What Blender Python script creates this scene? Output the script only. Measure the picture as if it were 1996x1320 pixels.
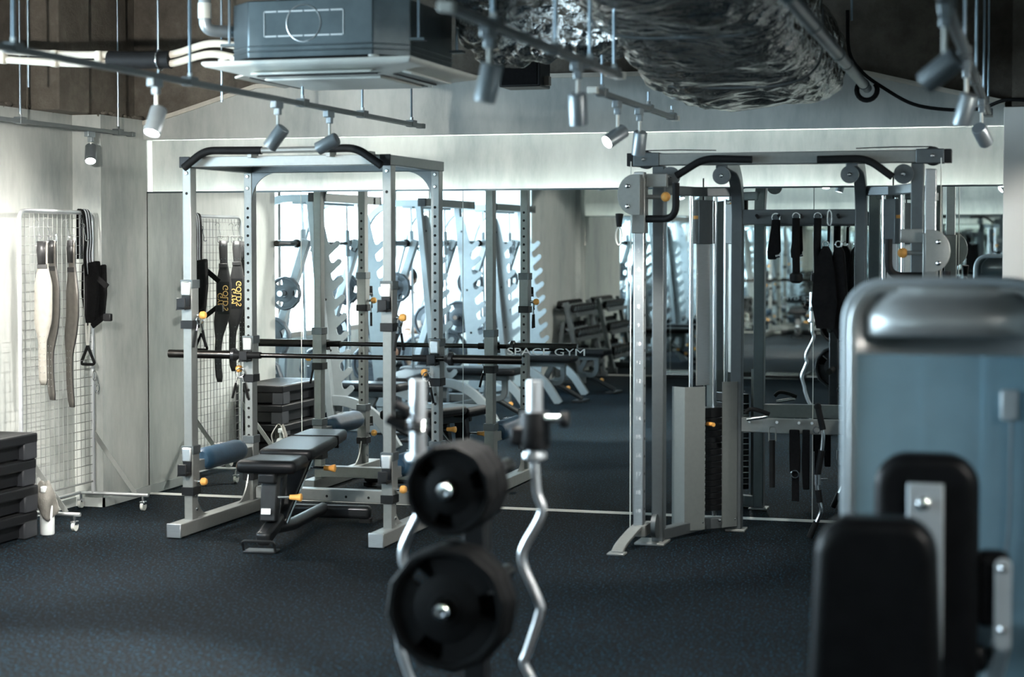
import bpy, bmesh, math, random
from mathutils import Vector, Matrix, noise as mnoise

random.seed(7)
SC = bpy.context.scene
COL = SC.collection
for _o in list(bpy.data.objects):
    bpy.data.objects.remove(_o)

# ------------------------------------------------------------------ camera
# metres; the front mirror lies in the plane y = 0, x runs along it to the right, the room is at y < 0
FPX = 3550.0                                  # focal length in pixels of the 1996 x 1320 frame
PSI = math.atan(FPX / 12306.0)                # yaw to the left of the mirror's normal
PIT = math.radians(2.0)                       # slight downward pitch
PPY = 473.0 + FPX * math.tan(PIT)
CAM = Vector((0.0, -10.435, 1.597))
FW = Vector((-math.sin(PSI) * math.cos(PIT), math.cos(PSI) * math.cos(PIT), -math.sin(PIT)))
RT = Vector((math.cos(PSI), math.sin(PSI), 0.0))
UPV = RT.cross(FW)
cam_d = bpy.data.cameras.new('camera')
cam = bpy.data.objects.new('camera', cam_d)
COL.objects.link(cam)
cam.location = CAM
cam.rotation_euler = (math.pi / 2 - PIT, 0, PSI)
cam_d.sensor_width = 36.0
cam_d.lens = FPX * 36.0 / 1996.0
cam_d.shift_y = -(660.0 - PPY) / 1996.0
cam_d.clip_start = 0.05
cam_d.clip_end = 200
cam_d.dof.use_dof = True
cam_d.dof.focus_distance = 11.5
cam_d.dof.aperture_fstop = 2.0
SC.camera = cam

# ------------------------------------------------------------------ world, daylight, exposure
W = bpy.data.worlds.new('daylight')
SC.world = W
W.use_nodes = True
_bg = W.node_tree.nodes['Background']
_bg.inputs[0].default_value = (0.70, 0.88, 1.0, 1)
_bg.inputs[1].default_value = 16.0
# daylight portal in the window opening (guides sampling of the sky only)
_pl = bpy.data.lights.new('window_portal', 'AREA')
_pl.shape = 'RECTANGLE'
_pl.size, _pl.size_y = 6.2, 1.9
_pl.cycles.is_portal = True
_po = bpy.data.objects.new('window_portal', _pl)
COL.objects.link(_po)
_po.location = (-6.36, -5.57, 1.62)
_po.rotation_euler = (math.pi / 2, 0, -math.pi / 2)
SC.view_settings.view_transform = 'Standard'
SC.view_settings.look = 'None'
SC.view_settings.gamma = 1.0
SC.view_settings.use_curve_mapping = False
SC.view_settings.exposure = 1.05
SC.cycles.use_denoising = True
SC.cycles.max_bounces = 14
SC.cycles.glossy_bounces = 8
SC.cycles.diffuse_bounces = 4
SC.cycles.transparent_max_bounces = 12
SC.cycles.sample_clamp_indirect = 6.0
SC.cycles.caustics_reflective = True
SC.cycles.blur_glossy = 1.0

# ------------------------------------------------------------------ pixels of the photograph to points
def ray(px, py):
    return FW + RT * ((px - 998.0) / FPX) - UPV * ((py - PPY) / FPX)
def onY(px, py, Y):
    r = ray(px, py); return CAM + r * ((Y - CAM.y) / r.y)
def onX(px, py, X):
    r = ray(px, py); return CAM + r * ((X - CAM.x) / r.x)
def onZ(px, py, Z=0.0):
    r = ray(px, py); return CAM + r * ((Z - CAM.z) / r.z)
def atD(px, py, d):
    return CAM + ray(px, py) * d

# ------------------------------------------------------------------ materials
MATS = {}
def _new(name):
    m = bpy.data.materials.new(name); m.use_nodes = True
    nt = m.node_tree
    b = nt.nodes['Principled BSDF']
    MATS[name] = m
    return m, nt, b
def _noise(nt, scale, detail=3.0, stretch=None, rough=0.55):
    tc = nt.nodes.new('ShaderNodeTexCoord')
    n = nt.nodes.new('ShaderNodeTexNoise')
    n.inputs['Scale'].default_value = scale
    n.inputs['Detail'].default_value = detail
    n.inputs['Roughness'].default_value = rough
    if stretch:
        mp = nt.nodes.new('ShaderNodeMapping')
        mp.inputs['Scale'].default_value = stretch
        nt.links.new(tc.outputs['Object'], mp.inputs[0]); nt.links.new(mp.outputs[0], n.inputs[0])
    else:
        nt.links.new(tc.outputs['Object'], n.inputs[0])
    return n
def _ramp(nt, src, stops):
    r = nt.nodes.new('ShaderNodeValToRGB')
    e = r.color_ramp.elements
    while len(e) < len(stops): e.new(0.5)
    for k, (p, c) in enumerate(stops):
        e[k].position = p; e[k].color = (c[0], c[1], c[2], 1)
    nt.links.new(src, r.inputs[0])
    return r
def mat(name, col, rough=0.5, metal=0.0, var=0.12, scale=14.0, bump=0.0, bscale=60.0, stretch=None, spec=0.5, coat=0.0):
    m, nt, b = _new(name)
    n = _noise(nt, scale, 4.0, stretch)
    lo = [max(0.0, c * (1 - var)) for c in col]; hi = [min(1.0, c * (1 + var)) for c in col]
    r = _ramp(nt, n.outputs[0], [(0.3, lo), (0.7, hi)])
    nt.links.new(r.outputs[0], b.inputs['Base Color'])
    b.inputs['Roughness'].default_value = rough
    b.inputs['Metallic'].default_value = metal
    b.inputs['Specular IOR Level'].default_value = spec
    if coat: b.inputs['Coat Weight'].default_value = coat; b.inputs['Coat Roughness'].default_value = 0.15
    if bump:
        n2 = _noise(nt, bscale, 3.0)
        bp = nt.nodes.new('ShaderNodeBump')
        bp.inputs['Strength'].default_value = bump; bp.inputs['Distance'].default_value = 0.01
        nt.links.new(n2.outputs[0], bp.inputs['Height']); nt.links.new(bp.outputs[0], b.inputs['Normal'])
    return m
def emis(name, col, strength):
    m, nt, b = _new(name)
    b.inputs['Base Color'].default_value = (1, 1, 1, 1)
    b.inputs['Emission Color'].default_value = (*col, 1)
    b.inputs['Emission Strength'].default_value = strength
    return m

def _plaster():
    m, nt, b = _new('plaster')
    n1 = _noise(nt, 1.6, 5.0, (1.4, 1.4, 0.55), 0.6)
    n2 = _noise(nt, 9.0, 5.0, (2.5, 2.5, 0.7), 0.65)
    mx = nt.nodes.new('ShaderNodeMath'); mx.operation = 'MULTIPLY_ADD'
    nt.links.new(n2.outputs[0], mx.inputs[0]); mx.inputs[1].default_value = 0.35
    nt.links.new(n1.outputs[0], mx.inputs[2])
    r = _ramp(nt, mx.outputs[0], [(0.42, (0.275, 0.305, 0.297)), (0.66, (0.43, 0.452, 0.432)), (0.92, (0.55, 0.565, 0.535))])
    nt.links.new(r.outputs[0], b.inputs['Base Color'])
    b.inputs['Roughness'].default_value = 0.72
    bp = nt.nodes.new('ShaderNodeBump'); bp.inputs['Strength'].default_value = 0.12; bp.inputs['Distance'].default_value = 0.01
    nt.links.new(n2.outputs[0], bp.inputs['Height']); nt.links.new(bp.outputs[0], b.inputs['Normal'])
_plaster()
def _concrete():
    m, nt, b = _new('raw_concrete')
    n1 = _noise(nt, 1.1, 6.0, (1, 1, 0.7), 0.65)
    n2 = _noise(nt, 11.0, 6.0, None, 0.7)
    mx = nt.nodes.new('ShaderNodeMath'); mx.operation = 'MULTIPLY_ADD'
    nt.links.new(n2.outputs[0], mx.inputs[0]); mx.inputs[1].default_value = 0.4
    nt.links.new(n1.outputs[0], mx.inputs[2])
    r = _ramp(nt, mx.outputs[0], [(0.45, (0.042, 0.036, 0.029)), (0.7, (0.108, 0.094, 0.077)), (0.95, (0.21, 0.19, 0.158))])
    nt.links.new(r.outputs[0], b.inputs['Base Color'])
    b.inputs['Roughness'].default_value = 0.9
    bp = nt.nodes.new('ShaderNodeBump'); bp.inputs['Strength'].default_value = 0.5; bp.inputs['Distance'].default_value = 0.02
    nt.links.new(n2.outputs[0], bp.inputs['Height']); nt.links.new(bp.outputs[0], b.inputs['Normal'])
_concrete()
def _rubber_floor():
    m, nt, b = _new('rubber_floor')
    nA = _noise(nt, 95.0, 2.0, (1.0, 0.5, 1.0), 0.6)
    nB = _noise(nt, 70.0, 2.0, (0.45, 1.1, 1.0), 0.6)
    nC = _noise(nt, 0.9, 3.0)
    rA = _ramp(nt, nA.outputs[0], [(0.56, (0, 0, 0)), (0.68, (1, 1, 1))])
    rB = _ramp(nt, nB.outputs[0], [(0.63, (0, 0, 0)), (0.69, (1, 1, 1))])
    base = _ramp(nt, nC.outputs[0], [(0.3, (0.0040, 0.0046, 0.0052)), (0.7, (0.0072, 0.0081, 0.0092))])
    m1 = nt.nodes.new('ShaderNodeMix'); m1.data_type = 'RGBA'
    nt.links.new(rA.outputs[0], m1.inputs['Factor']); nt.links.new(base.outputs[0], m1.inputs['A'])
    m1.inputs['B'].default_value = (0.017, 0.056, 0.088, 1)
    m2 = nt.nodes.new('ShaderNodeMix'); m2.data_type = 'RGBA'
    nt.links.new(rB.outputs[0], m2.inputs['Factor']); nt.links.new(m1.outputs['Result'], m2.inputs['A'])
    m2.inputs['B'].default_value = (0.012, 0.015, 0.017, 1)
    nt.links.new(m2.outputs['Result'], b.inputs['Base Color'])
    b.inputs['Roughness'].default_value = 0.72
    b.inputs['Specular IOR Level'].default_value = 0.02
    bp = nt.nodes.new('ShaderNodeBump'); bp.inputs['Strength'].default_value = 0.35; bp.inputs['Distance'].default_value = 0.004
    nt.links.new(nB.outputs[0], bp.inputs['Height']); nt.links.new(bp.outputs[0], b.inputs['Normal'])
_rubber_floor()
def _foil():
    m, nt, b = _new('foil')
    n0 = _noise(nt, 5.0, 4.0)
    r = _ramp(nt, n0.outputs[0], [(0.3, (0.50, 0.50, 0.49)), (0.7, (0.82, 0.81, 0.78))])
    nt.links.new(r.outputs[0], b.inputs['Base Color'])
    b.inputs['Metallic'].default_value = 1.0
    b.inputs['Roughness'].default_value = 0.17
    v = nt.nodes.new('ShaderNodeTexVoronoi'); v.inputs['Scale'].default_value = 13.0
    tc = nt.nodes.new('ShaderNodeTexCoord'); mp = nt.nodes.new('ShaderNodeMapping')
    mp.inputs['Scale'].default_value = (0.7, 1.6, 1.3)
    n2 = _noise(nt, 20.0, 5.0)
    nt.links.new(tc.outputs['Object'], mp.inputs[0]); nt.links.new(mp.outputs[0], v.inputs[0])
    ad = nt.nodes.new('ShaderNodeMath'); ad.operation = 'ADD'
    nt.links.new(v.outputs[0], ad.inputs[0]); nt.links.new(n2.outputs[0], ad.inputs[1])
    bp = nt.nodes.new('ShaderNodeBump'); bp.inputs['Strength'].default_value = 0.8; bp.inputs['Distance'].default_value = 0.03
    nt.links.new(ad.outputs[0], bp.inputs['Height']); nt.links.new(bp.outputs[0], b.inputs['Normal'])
_foil()
def _mirror():
    m, nt, b = _new('mirror_glass')
    n = _noise(nt, 2.0, 2.0)
    r = _ramp(nt, n.outputs[0], [(0.3, (0.86, 0.90, 0.89)), (0.7, (0.87, 0.91, 0.90))])
    nt.links.new(r.outputs[0], b.inputs['Base Color'])
    b.inputs['Metallic'].default_value = 1.0
    b.inputs['Roughness'].default_value = 0.0
_mirror()
def _glass(name, tint, fac, rough):
    m, nt, b = _new(name)
    out = nt.nodes['Material Output']
    t = nt.nodes.new('ShaderNodeBsdfTransparent'); t.inputs[0].default_value = (*tint, 1)
    b.inputs['Roughness'].default_value = rough
    mx = nt.nodes.new('ShaderNodeMixShader')
    n = _noise(nt, 3.0, 4.0)
    r = _ramp(nt, n.outputs[0], [(0.3, (fac * 0.85,) * 3), (0.7, (fac * 1.15,) * 3)])
    nt.links.new(r.outputs[0], mx.inputs[0])
    nt.links.new(t.outputs[0], mx.inputs[1]); nt.links.new(b.outputs[0], mx.inputs[2])
    nt.links.new(mx.outputs[0], out.inputs[0])
    return b
_glass('window_glass', (0.97, 0.99, 1.0), 0.06, 0.02).inputs['Base Color'].default_value = (0.8, 0.9, 0.95, 1)
_glass('acrylic_shroud', (0.72, 0.88, 0.95), 0.40, 0.18).inputs['Base Color'].default_value = (0.52, 0.72, 0.80, 1)
_glass('acrylic_rear', (0.66, 0.84, 0.92), 0.72, 0.25).inputs['Base Color'].default_value = (0.52, 0.72, 0.80, 1)

mat('silver_paint', (0.25, 0.262, 0.253), 0.36, 0.45, 0.05, 40.0)
mat('grey_paint', (0.115, 0.132, 0.138), 0.38, 0.55, 0.05, 40.0)
mat('shroud_paint', (0.125, 0.142, 0.138), 0.45, 0.1, 0.05, 40.0)
mat('smith_paint', (0.24, 0.27, 0.285), 0.42, 0.2, 0.05, 20.0)
mat('pale_paint', (0.50, 0.56, 0.59), 0.42, 0.2, 0.05, 20.0)
mat('chrome', (0.88, 0.89, 0.90), 0.16, 1.0, 0.03, 10.0)
mat('satin_chrome', (0.86, 0.88, 0.90), 0.30, 0.85, 0.03, 10.0)
mat('brushed_metal', (0.62, 0.64, 0.64), 0.40, 1.0, 0.06, 30.0, stretch=(1, 1, 12))
mat('hood_metal', (0.52, 0.545, 0.545), 0.38, 0.6, 0.05, 30.0, stretch=(1, 1, 12))
mat('galvanised', (0.098, 0.122, 0.132), 0.38, 0.85, 0.14, 8.0)
mat('track_grey', (0.15, 0.17, 0.175), 0.42, 0.5, 0.06)
mat('lamp_grey', (0.27, 0.31, 0.33), 0.36, 0.6, 0.06)
mat('rod_zinc', (0.26, 0.33, 0.38), 0.30, 0.9, 0.1)
mat('black_rubber', (0.007, 0.0075, 0.008), 0.6, 0.0, 0.25, 20.0, 0.15, 90.0, spec=0.15)
mat('black_vinyl', (0.006, 0.0065, 0.0075), 0.38, 0.0, 0.25, 18.0, 0.08, 160.0, spec=0.2)
mat('black_plastic', (0.008, 0.0085, 0.0095), 0.42, 0.0, 0.2, 18.0, spec=0.3)
mat('black_steel', (0.022, 0.024, 0.026), 0.30, 0.4, 0.2, 18.0)
mat('bar_steel', (0.05, 0.047, 0.044), 0.26, 0.95, 0.2, 25.0)
mat('black_fabric', (0.006, 0.006, 0.0065), 0.85, 0.0, 0.3, 60.0, 0.3, 200.0, spec=0.1)
mat('dark_hole', (0.004, 0.004, 0.004), 0.9, 0.0, 0.1)
mat('orange_plastic', (0.85, 0.42, 0.10), 0.45, 0.0, 0.12, 60.0)
mat('blue_pad', (0.015, 0.05, 0.09), 0.5, 0.0, 0.15, 12.0, 0.1, 60.0)
mat('step_block', (0.022, 0.024, 0.028), 0.4, 0.0, 0.2, 10.0)
mat('dark_step', (0.0045, 0.005, 0.006), 0.36, 0.0, 0.2, 10.0, spec=0.3)
mat('white_plastic', (0.56, 0.58, 0.54), 0.45, 0.0, 0.05, 6.0)
mat('white_paint', (0.74, 0.73, 0.69), 0.6, 0.0, 0.03, 3.0)
mat('beige_trim', (0.56, 0.53, 0.46), 0.7, 0.0, 0.1)
mat('insulation_white', (0.50, 0.47, 0.40), 0.75, 0.0, 0.12, 12.0)
mat('leather_tan', (0.22, 0.21, 0.185), 0.6, 0.0, 0.10, 30.0)
mat('leather_grey', (0.12, 0.112, 0.10), 0.6, 0.0, 0.12, 30.0)
mat('leather_black', (0.016, 0.016, 0.017), 0.42, 0.0, 0.2, 40.0)
mat('gold_print', (0.75, 0.48, 0.16), 0.5, 0.0, 0.05)
mat('white_print', (0.80, 0.82, 0.82), 0.5, 0.0, 0.05)
mat('frosted_print', (0.50, 0.55, 0.55), 0.6, 0.0, 0.03)
mat('towel', (0.13, 0.125, 0.112), 0.95, 0.0, 0.15, 30.0, 0.4, 120.0)
mat('towel_edge', (0.62, 0.62, 0.58), 0.9, 0.0, 0.1)
mat('bottle_white', (0.66, 0.70, 0.70), 0.4, 0.0, 0.06, 10.0)
mat('skirting', (0.42, 0.45, 0.44), 0.5, 0.0, 0.05)
mat('window_frame_metal', (0.30, 0.25, 0.21), 0.45, 0.5, 0.08)
mat('skin', (0.62, 0.40, 0.29), 0.5, 0.0, 0.06)
mat('shirt_white', (0.80, 0.81, 0.80), 0.85, 0.0, 0.04, 8.0)
mat('shorts_black', (0.02, 0.02, 0.024), 0.8, 0.0, 0.1)
mat('hair_dark', (0.018, 0.014, 0.012), 0.6, 0.0, 0.2, 60.0)
mat('plate_grey', (0.045, 0.055, 0.065), 0.42, 0.1, 0.15, 18.0)
mat('stripe_cloth', (0.55, 0.58, 0.62), 0.8, 0.0, 0.1)
mat('clear_wrap', (0.45, 0.45, 0.42), 0.25, 0.0, 0.2)
emis('led_glow', (0.94, 1.0, 0.96), 165.0)
emis('lamp_lens', (1.0, 0.98, 0.94), 30.0)

# ------------------------------------------------------------------ mesh builder
ROOTM = {}
def perp(d):
    d = d.normalized()
    a = Vector((0, 0, 1)) if abs(d.z) < 0.9 else Vector((0, 1, 0))
    s = d.cross(a).normalized()
    return s, s.cross(d).normalized()
def bend(pts, rad, n=6):
    """round the inner corners of a polyline"""
    pts = [Vector(p) for p in pts]
    out = [pts[0]]
    for i in range(1, len(pts) - 1):
        a, b, c = pts[i - 1], pts[i], pts[i + 1]
        r = min(rad, (a - b).length * 0.48, (c - b).length * 0.48)
        p, q = b + (a - b).normalized() * r, b + (c - b).normalized() * r
        for k in range(n + 1):
            t = k / n
            out.append(p * (1 - t) ** 2 + b * 2 * t * (1 - t) + q * t * t)
    out.append(pts[-1])
    return out
def spline(pts, n=6):
    pts = [Vector(p) for p in pts]
    e = [pts[0] * 2 - pts[1]] + pts + [pts[-1] * 2 - pts[-2]]
    out = []
    for i in range(1, len(e) - 2):
        p0, p1, p2, p3 = e[i - 1], e[i], e[i + 1], e[i + 2]
        for k in range(n):
            t = k / n
            out.append(0.5 * ((2 * p1) + (p2 - p0) * t + (2 * p0 - 5 * p1 + 4 * p2 - p3) * t * t + (3 * p1 - p0 - 3 * p2 + p3) * t ** 3))
    out.append(pts[-1])
    return out
class MB:
    def __init__(s): s.v, s.f = [], []
    def _add(s, vs, fs):
        o = len(s.v); s.v += [Vector(v) for v in vs]; s.f += [tuple(i + o for i in f) for f in fs]; return s
    def box(s, x0, x1, y0, y1, z0, z1):
        vs = [(x, y, z) for z in (z0, z1) for y in (y0, y1) for x in (x0, x1)]
        return s._add(vs, [(0, 2, 3, 1), (4, 5, 7, 6), (0, 1, 5, 4), (2, 6, 7, 3), (0, 4, 6, 2), (1, 3, 7, 5)])
    def cbox(s, c, sx, sy, sz): return s.box(c[0] - sx / 2, c[0] + sx / 2, c[1] - sy / 2, c[1] + sy / 2, c[2] - sz / 2, c[2] + sz / 2)
    def beam(s, p, q, w, h, up=None):
        p, q = Vector(p), Vector(q); d = (q - p).normalized()
        if up is None: a, b = perp(d)
        else:
            a = d.cross(Vector(up)).normalized(); b = a.cross(d).normalized()
        vs = []
        for c in (p, q):
            for (i, j) in ((-1, -1), (1, -1), (1, 1), (-1, 1)): vs.append(c + a * (w / 2 * i) + b * (h / 2 * j))
        return s._add(vs, [(3, 2, 1, 0), (4, 5, 6, 7), (0, 1, 5, 4), (1, 2, 6, 5), (2, 3, 7, 6), (3, 0, 4, 7)])
    def sweep_rect(s, pts, w, h, up):
        """rectangular tube along a planar path; w across (path x up), h along up"""
        pts = [Vector(p) for p in pts]; up = Vector(up).normalized(); n = len(pts); vs = []
        for i, p in enumerate(pts):
            t = (pts[min(i + 1, n - 1)] - pts[max(i - 1, 0)]).normalized()
            a = t.cross(up).normalized()
            for (k, j) in ((-1, -1), (1, -1), (1, 1), (-1, 1)): vs.append(p + a * (w / 2 * k) + up * (h / 2 * j))
        fs = [(3, 2, 1, 0), tuple(4 * (n - 1) + k for k in range(4))]
        for i in range(n - 1):
            for k in range(4): fs.append((4 * i + k, 4 * i + (k + 1) % 4, 4 * i + 4 + (k + 1) % 4, 4 * i + 4 + k))
        return s._add(vs, fs)
    def cyl(s, p, q, r, r2=None, n=14, caps=True):
        p, q = Vector(p), Vector(q); r2 = r if r2 is None else r2
        a, b = perp(q - p); vs = []
        for c, rr in ((p, r), (q, r2)):
            for k in range(n):
                t = 2 * math.pi * k / n; vs.append(c + a * (rr * math.cos(t)) + b * (rr * math.sin(t)))
        fs = [(k, (k + 1) % n, n + (k + 1) % n, n + k) for k in range(n)]
        if caps: fs += [tuple(range(n - 1, -1, -1)), tuple(range(n, 2 * n))]
        return s._add(vs, fs)
    def tube(s, pts, r, n=10, closed=False):
        pts = [Vector(p) for p in pts]; m = len(pts); vs = []; a = None
        for i, p in enumerate(pts):
            t = (pts[(i + 1) % m] - pts[i - 1]) if closed else (pts[min(i + 1, m - 1)] - pts[max(i - 1, 0)])
            t.normalize()
            if a is None: a, _ = perp(t)
            a = (a - t * a.dot(t)).normalized(); b = t.cross(a)
            rr = r[i] if isinstance(r, (list, tuple)) else r
            for k in range(n):
                g = 2 * math.pi * k / n; vs.append(p + a * (rr * math.cos(g)) + b * (rr * math.sin(g)))
        fs = []
        for i in range(m if closed else m - 1):
            j = (i + 1) % m
            for k in range(n): fs.append((i * n + k, i * n + (k + 1) % n, j * n + (k + 1) % n, j * n + k))
        if not closed: fs += [tuple(range(n - 1, -1, -1)), tuple((m - 1) * n + k for k in range(n))]
        return s._add(vs, fs)
    def prism(s, poly, o, ex, ey, ez):
        """polygon (list of 2d) in axes ex, ey extruded by vector ez"""
        o, ex, ey, ez = Vector(o), Vector(ex), Vector(ey), Vector(ez); n = len(poly)
        vs = [o + ex * a + ey * b for a, b in poly]; vs += [v + ez for v in vs]
        fs = [tuple(range(n - 1, -1, -1)), tuple(range(n, 2 * n))] + [(k, (k + 1) % n, n + (k + 1) % n, n + k) for k in range(n)]
        return s._add(vs, fs)
    def lathe(s, prof, o, ax, n=20):
        o, ax = Vector(o), Vector(ax).normalized(); a, b = perp(ax); vs = []; m = len(prof)
        for r, h in prof:
            for k in range(n):
                t = 2 * math.pi * k / n; vs.append(o + ax * h + a * (r * math.cos(t)) + b * (r * math.sin(t)))
        fs = [(i * n + k, i * n + (k + 1) % n, (i + 1) * n + (k + 1) % n, (i + 1) * n + k) for i in range(m - 1) for k in range(n)]
        fs += [tuple(range(n - 1, -1, -1)), tuple((m - 1) * n + k for k in range(n))]
        return s._add(vs, fs)
    def ball(s, c, r, n=12, m=8, sc=(1, 1, 1)):
        c = Vector(c); vs = []
        for i in range(m + 1):
            p = math.pi * i / m
            for k in range(n):
                t = 2 * math.pi * k / n
                vs.append(c + Vector((r * math.sin(p) * math.cos(t) * sc[0], r * math.sin(p) * math.sin(t) * sc[1], r * math.cos(p) * sc[2])))
        fs = [(i * n + k, (i + 1) * n + k, (i + 1) * n + (k + 1) % n, i * n + (k + 1) % n) for i in range(m) for k in range(n)]
        return s._add(vs, fs)
    def grid(s, rows):
        """surface through rows of points"""
        n = len(rows[0]); vs = [p for r in rows for p in r]
        return s._add(vs, [(i * n + k, i * n + k + 1, (i + 1) * n + k + 1, (i + 1) * n + k) for i in range(len(rows) - 1) for k in range(n - 1)])
    def build(s, name, m, parent=None, bevel=0.0, segs=2, local=False, label=None, sub=0, solid=0.0):
        me = bpy.data.meshes.new(name)
        vs = s.v
        if parent is not None and not local:
            inv = ROOTM[parent.name].inverted(); vs = [inv @ v for v in vs]
        me.from_pydata([tuple(v) for v in vs], [], s.f)
        bm = bmesh.new(); bm.from_mesh(me)
        bmesh.ops.remove_doubles(bm, verts=bm.verts, dist=1e-6)
        bmesh.ops.recalc_face_normals(bm, faces=bm.faces)
        bm.to_mesh(me); bm.free()
        me.polygons.foreach_set('use_smooth', [True] * len(me.polygons))
        me.set_sharp_from_angle(angle=math.radians(38))
        me.materials.append(MATS[m])
        o = bpy.data.objects.new(name, me); COL.objects.link(o)
        if parent is not None:
            o.parent = parent; ROOTM[o.name] = ROOTM[parent.name]
        else:
            ROOTM[o.name] = Matrix.Identity(4)
        if solid:
            md = o.modifiers.new('thickness', 'SOLIDIFY'); md.thickness = solid; md.offset = 0
        if bevel:
            md = o.modifiers.new('edges', 'BEVEL'); md.width = bevel; md.segments = segs; md.limit_method = 'ANGLE'; md.angle_limit = math.radians(40)
        if sub:
            md = o.modifiers.new('smooth', 'SUBSURF'); md.levels = sub; md.render_levels = sub
        if label: o['label'] = label
        return o
def tag(o, label, cat, group=None):
    o['label'] = label; o['category'] = cat
    if group: o['group'] = group
    return o
def struct(o, label=None):
    o['kind'] = 'structure'
    if label: o['label'] = label
    return o
def thing(name, label, cat, loc=(0, 0, 0), rotz=0.0, group=None):
    o = bpy.data.objects.new(name, None); COL.objects.link(o)
    o.empty_display_size = 0.1
    o.location = loc; o.rotation_euler = (0, 0, rotz)
    ROOTM[o.name] = Matrix.Translation(Vector(loc)) @ Matrix.Rotation(rotz, 4, 'Z')
    return tag(o, label, cat, group)
def copy_tree(root, loc, rotz=0.0, label=None, group=None):
    r = root.copy(); COL.objects.link(r); r.location = loc; r.rotation_euler = (0, 0, rotz)
    ROOTM[r.name] = Matrix.Translation(Vector(loc)) @ Matrix.Rotation(rotz, 4, 'Z')
    if label: r['label'] = label
    if group: r['group'] = group
    for ch in root.children:
        c = ch.copy(); COL.objects.link(c); c.parent = r; ROOTM[c.name] = ROOTM[r.name]
        for g in ch.children:
            d = g.copy(); COL.objects.link(d); d.parent = c; ROOTM[d.name] = ROOTM[r.name]
    return r
def clone(o, parent, off=(0, 0, 0)):
    """one more piece like o (shared mesh), shifted"""
    c = o.copy(); COL.objects.link(c); c.parent = parent
    c.location = Vector(o.location) + Vector(off); ROOTM[c.name] = ROOTM[parent.name]
    return c
_txt_cache = {}
def text(body, size, o, ex, ey, m, parent, name='lettering', depth=0.0008, local=False, wide=1.0):
    """flat printed letters, centred at o"""
    key = (body, size)
    if key not in _txt_cache:
        cu = bpy.data.curves.new('t', 'FONT'); cu.body = body; cu.size = size; cu.align_x = 'CENTER'; cu.align_y = 'CENTER'; cu.resolution_u = 3
        to = bpy.data.objects.new('t', cu); COL.objects.link(to)
        bpy.context.view_layer.update()
        me = bpy.data.meshes.new_from_object(to.evaluated_get(bpy.context.evaluated_depsgraph_get()))
        _txt_cache[key] = ([v.co.copy() for v in me.vertices], [tuple(p.vertices) for p in me.polygons])
        bpy.data.objects.remove(to); bpy.data.curves.remove(cu); bpy.data.meshes.remove(me)
    vs, fs = _txt_cache[key]
    o, ex, ey = Vector(o), Vector(ex).normalized(), Vector(ey).normalized(); nz = ex.cross(ey)
    b = MB(); b._add([o + ex * (v.x * wide) + ey * v.y + nz * depth for v in vs], fs)
    return b.build(name, m, parent, local=local)
# ================================================================== the room
YB = -10.9                 # opposite mirror
XL1, XL2 = -5.41, -5.60    # left wall beside the mirror, left wall after the step
XW = -6.42                 # window wall
XR = 3.6
MT = 1.914                 # top of the mirrors
ZC = 3.35

b = MB().box(-7.0, XR + 0.2, YB - 0.3, 0.3, -0.12, 0.0)
floor = struct(b.build('floor', 'rubber_floor'), 'dark rubber gym floor with blue flecks')
b = MB().box(-7.0, XR + 0.2, YB - 0.3, 0.3, ZC, ZC + 0.15)
ceiling = struct(b.build('ceiling', 'raw_concrete'), 'bare dark concrete ceiling slab')

# --- wall carrying the front mirror
wb = MB().box(-6.2, XR + 0.2, 0.075, 0.30, 0.0, 2.30)
wall_back = struct(wb.build('wall_back', 'plaster'), 'smooth grey plaster wall above and behind the mirror')
hb = MB().box(-6.2, XR + 0.2, 0.02, 0.30, 2.26, ZC)
hb.build('concrete_beam', 'raw_concrete', wall_back, label='rough dark haunched concrete beam above the plaster')
# plaster panel standing proud under the haunched beam
top = [(-5.41, 2.335), (-5.20, 2.385), (-4.64, 2.548), (-3.31, 2.566), (-1.07, 2.560), (-0.90, 2.527), (-0.49, 2.425), (-0.18, 2.355)]
poly = [(-0.18, 2.243), (-5.41, 2.243)] + top
MB().prism(poly, (0, -0.045, 0), (1, 0, 0), (0, 0, 1), (0, 0.12, 0)).build('upper_panel', 'plaster', wall_back)
tr = MB()
for (a, c) in zip(top[:-1], top[1:]):
    tr.beam((a[0], -0.03, a[1] + 0.012), (c[0], -0.03, c[1] + 0.012), 0.06, 0.026, (0, 0, 1))
tr.build('panel_edge', 'beige_trim', wall_back, label='beige top edge of the plaster panel')

# --- left wall: beside the mirror, the step, the long face, the alcove corner
wl = MB().box(-6.2, XL1, -0.59, 0.30, 0, 2.365)
wl.box(-6.9, XL2, -2.44, -0.59, 0, 2.365)
wall_left = struct(wl.build('wall_left', 'plaster'), 'grey plaster wall on the left with a step beside the mirror')
lb = MB().box(-6.2, -5.50, -0.60, 0.02, 2.365, ZC)
lb.box(-6.9, -5.66, -2.44, -0.60, 2.365, ZC)
lb.box(-5.66, -5.44, -1.02, -0.66, 2.365, ZC)
lb.build('concrete_beam', 'raw_concrete', wall_left, 0.01, label='rough dark concrete above the plastered left wall')
# ragged foam edge between plaster and concrete
rg = MB(); random.seed(3)
y = -2.4
while y < -0.62:
    w = random.uniform(0.03, 0.09)
    rg.ball((-5.615, y, 2.372 + random.uniform(-0.01, 0.015)), random.uniform(0.012, 0.03), 7, 5, (0.6, 1.6, 0.8)); y += w
y = -0.58
while y < 0.0:
    rg.ball((-5.425, y, 2.372 + random.uniform(-0.01, 0.015)), random.uniform(0.012, 0.026), 7, 5, (0.6, 1.6, 0.8)); y += random.uniform(0.03, 0.07)
r_ = rg.build('foam_edge', 'raw_concrete', wall_left); r_['kind'] = 'stuff'
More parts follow.
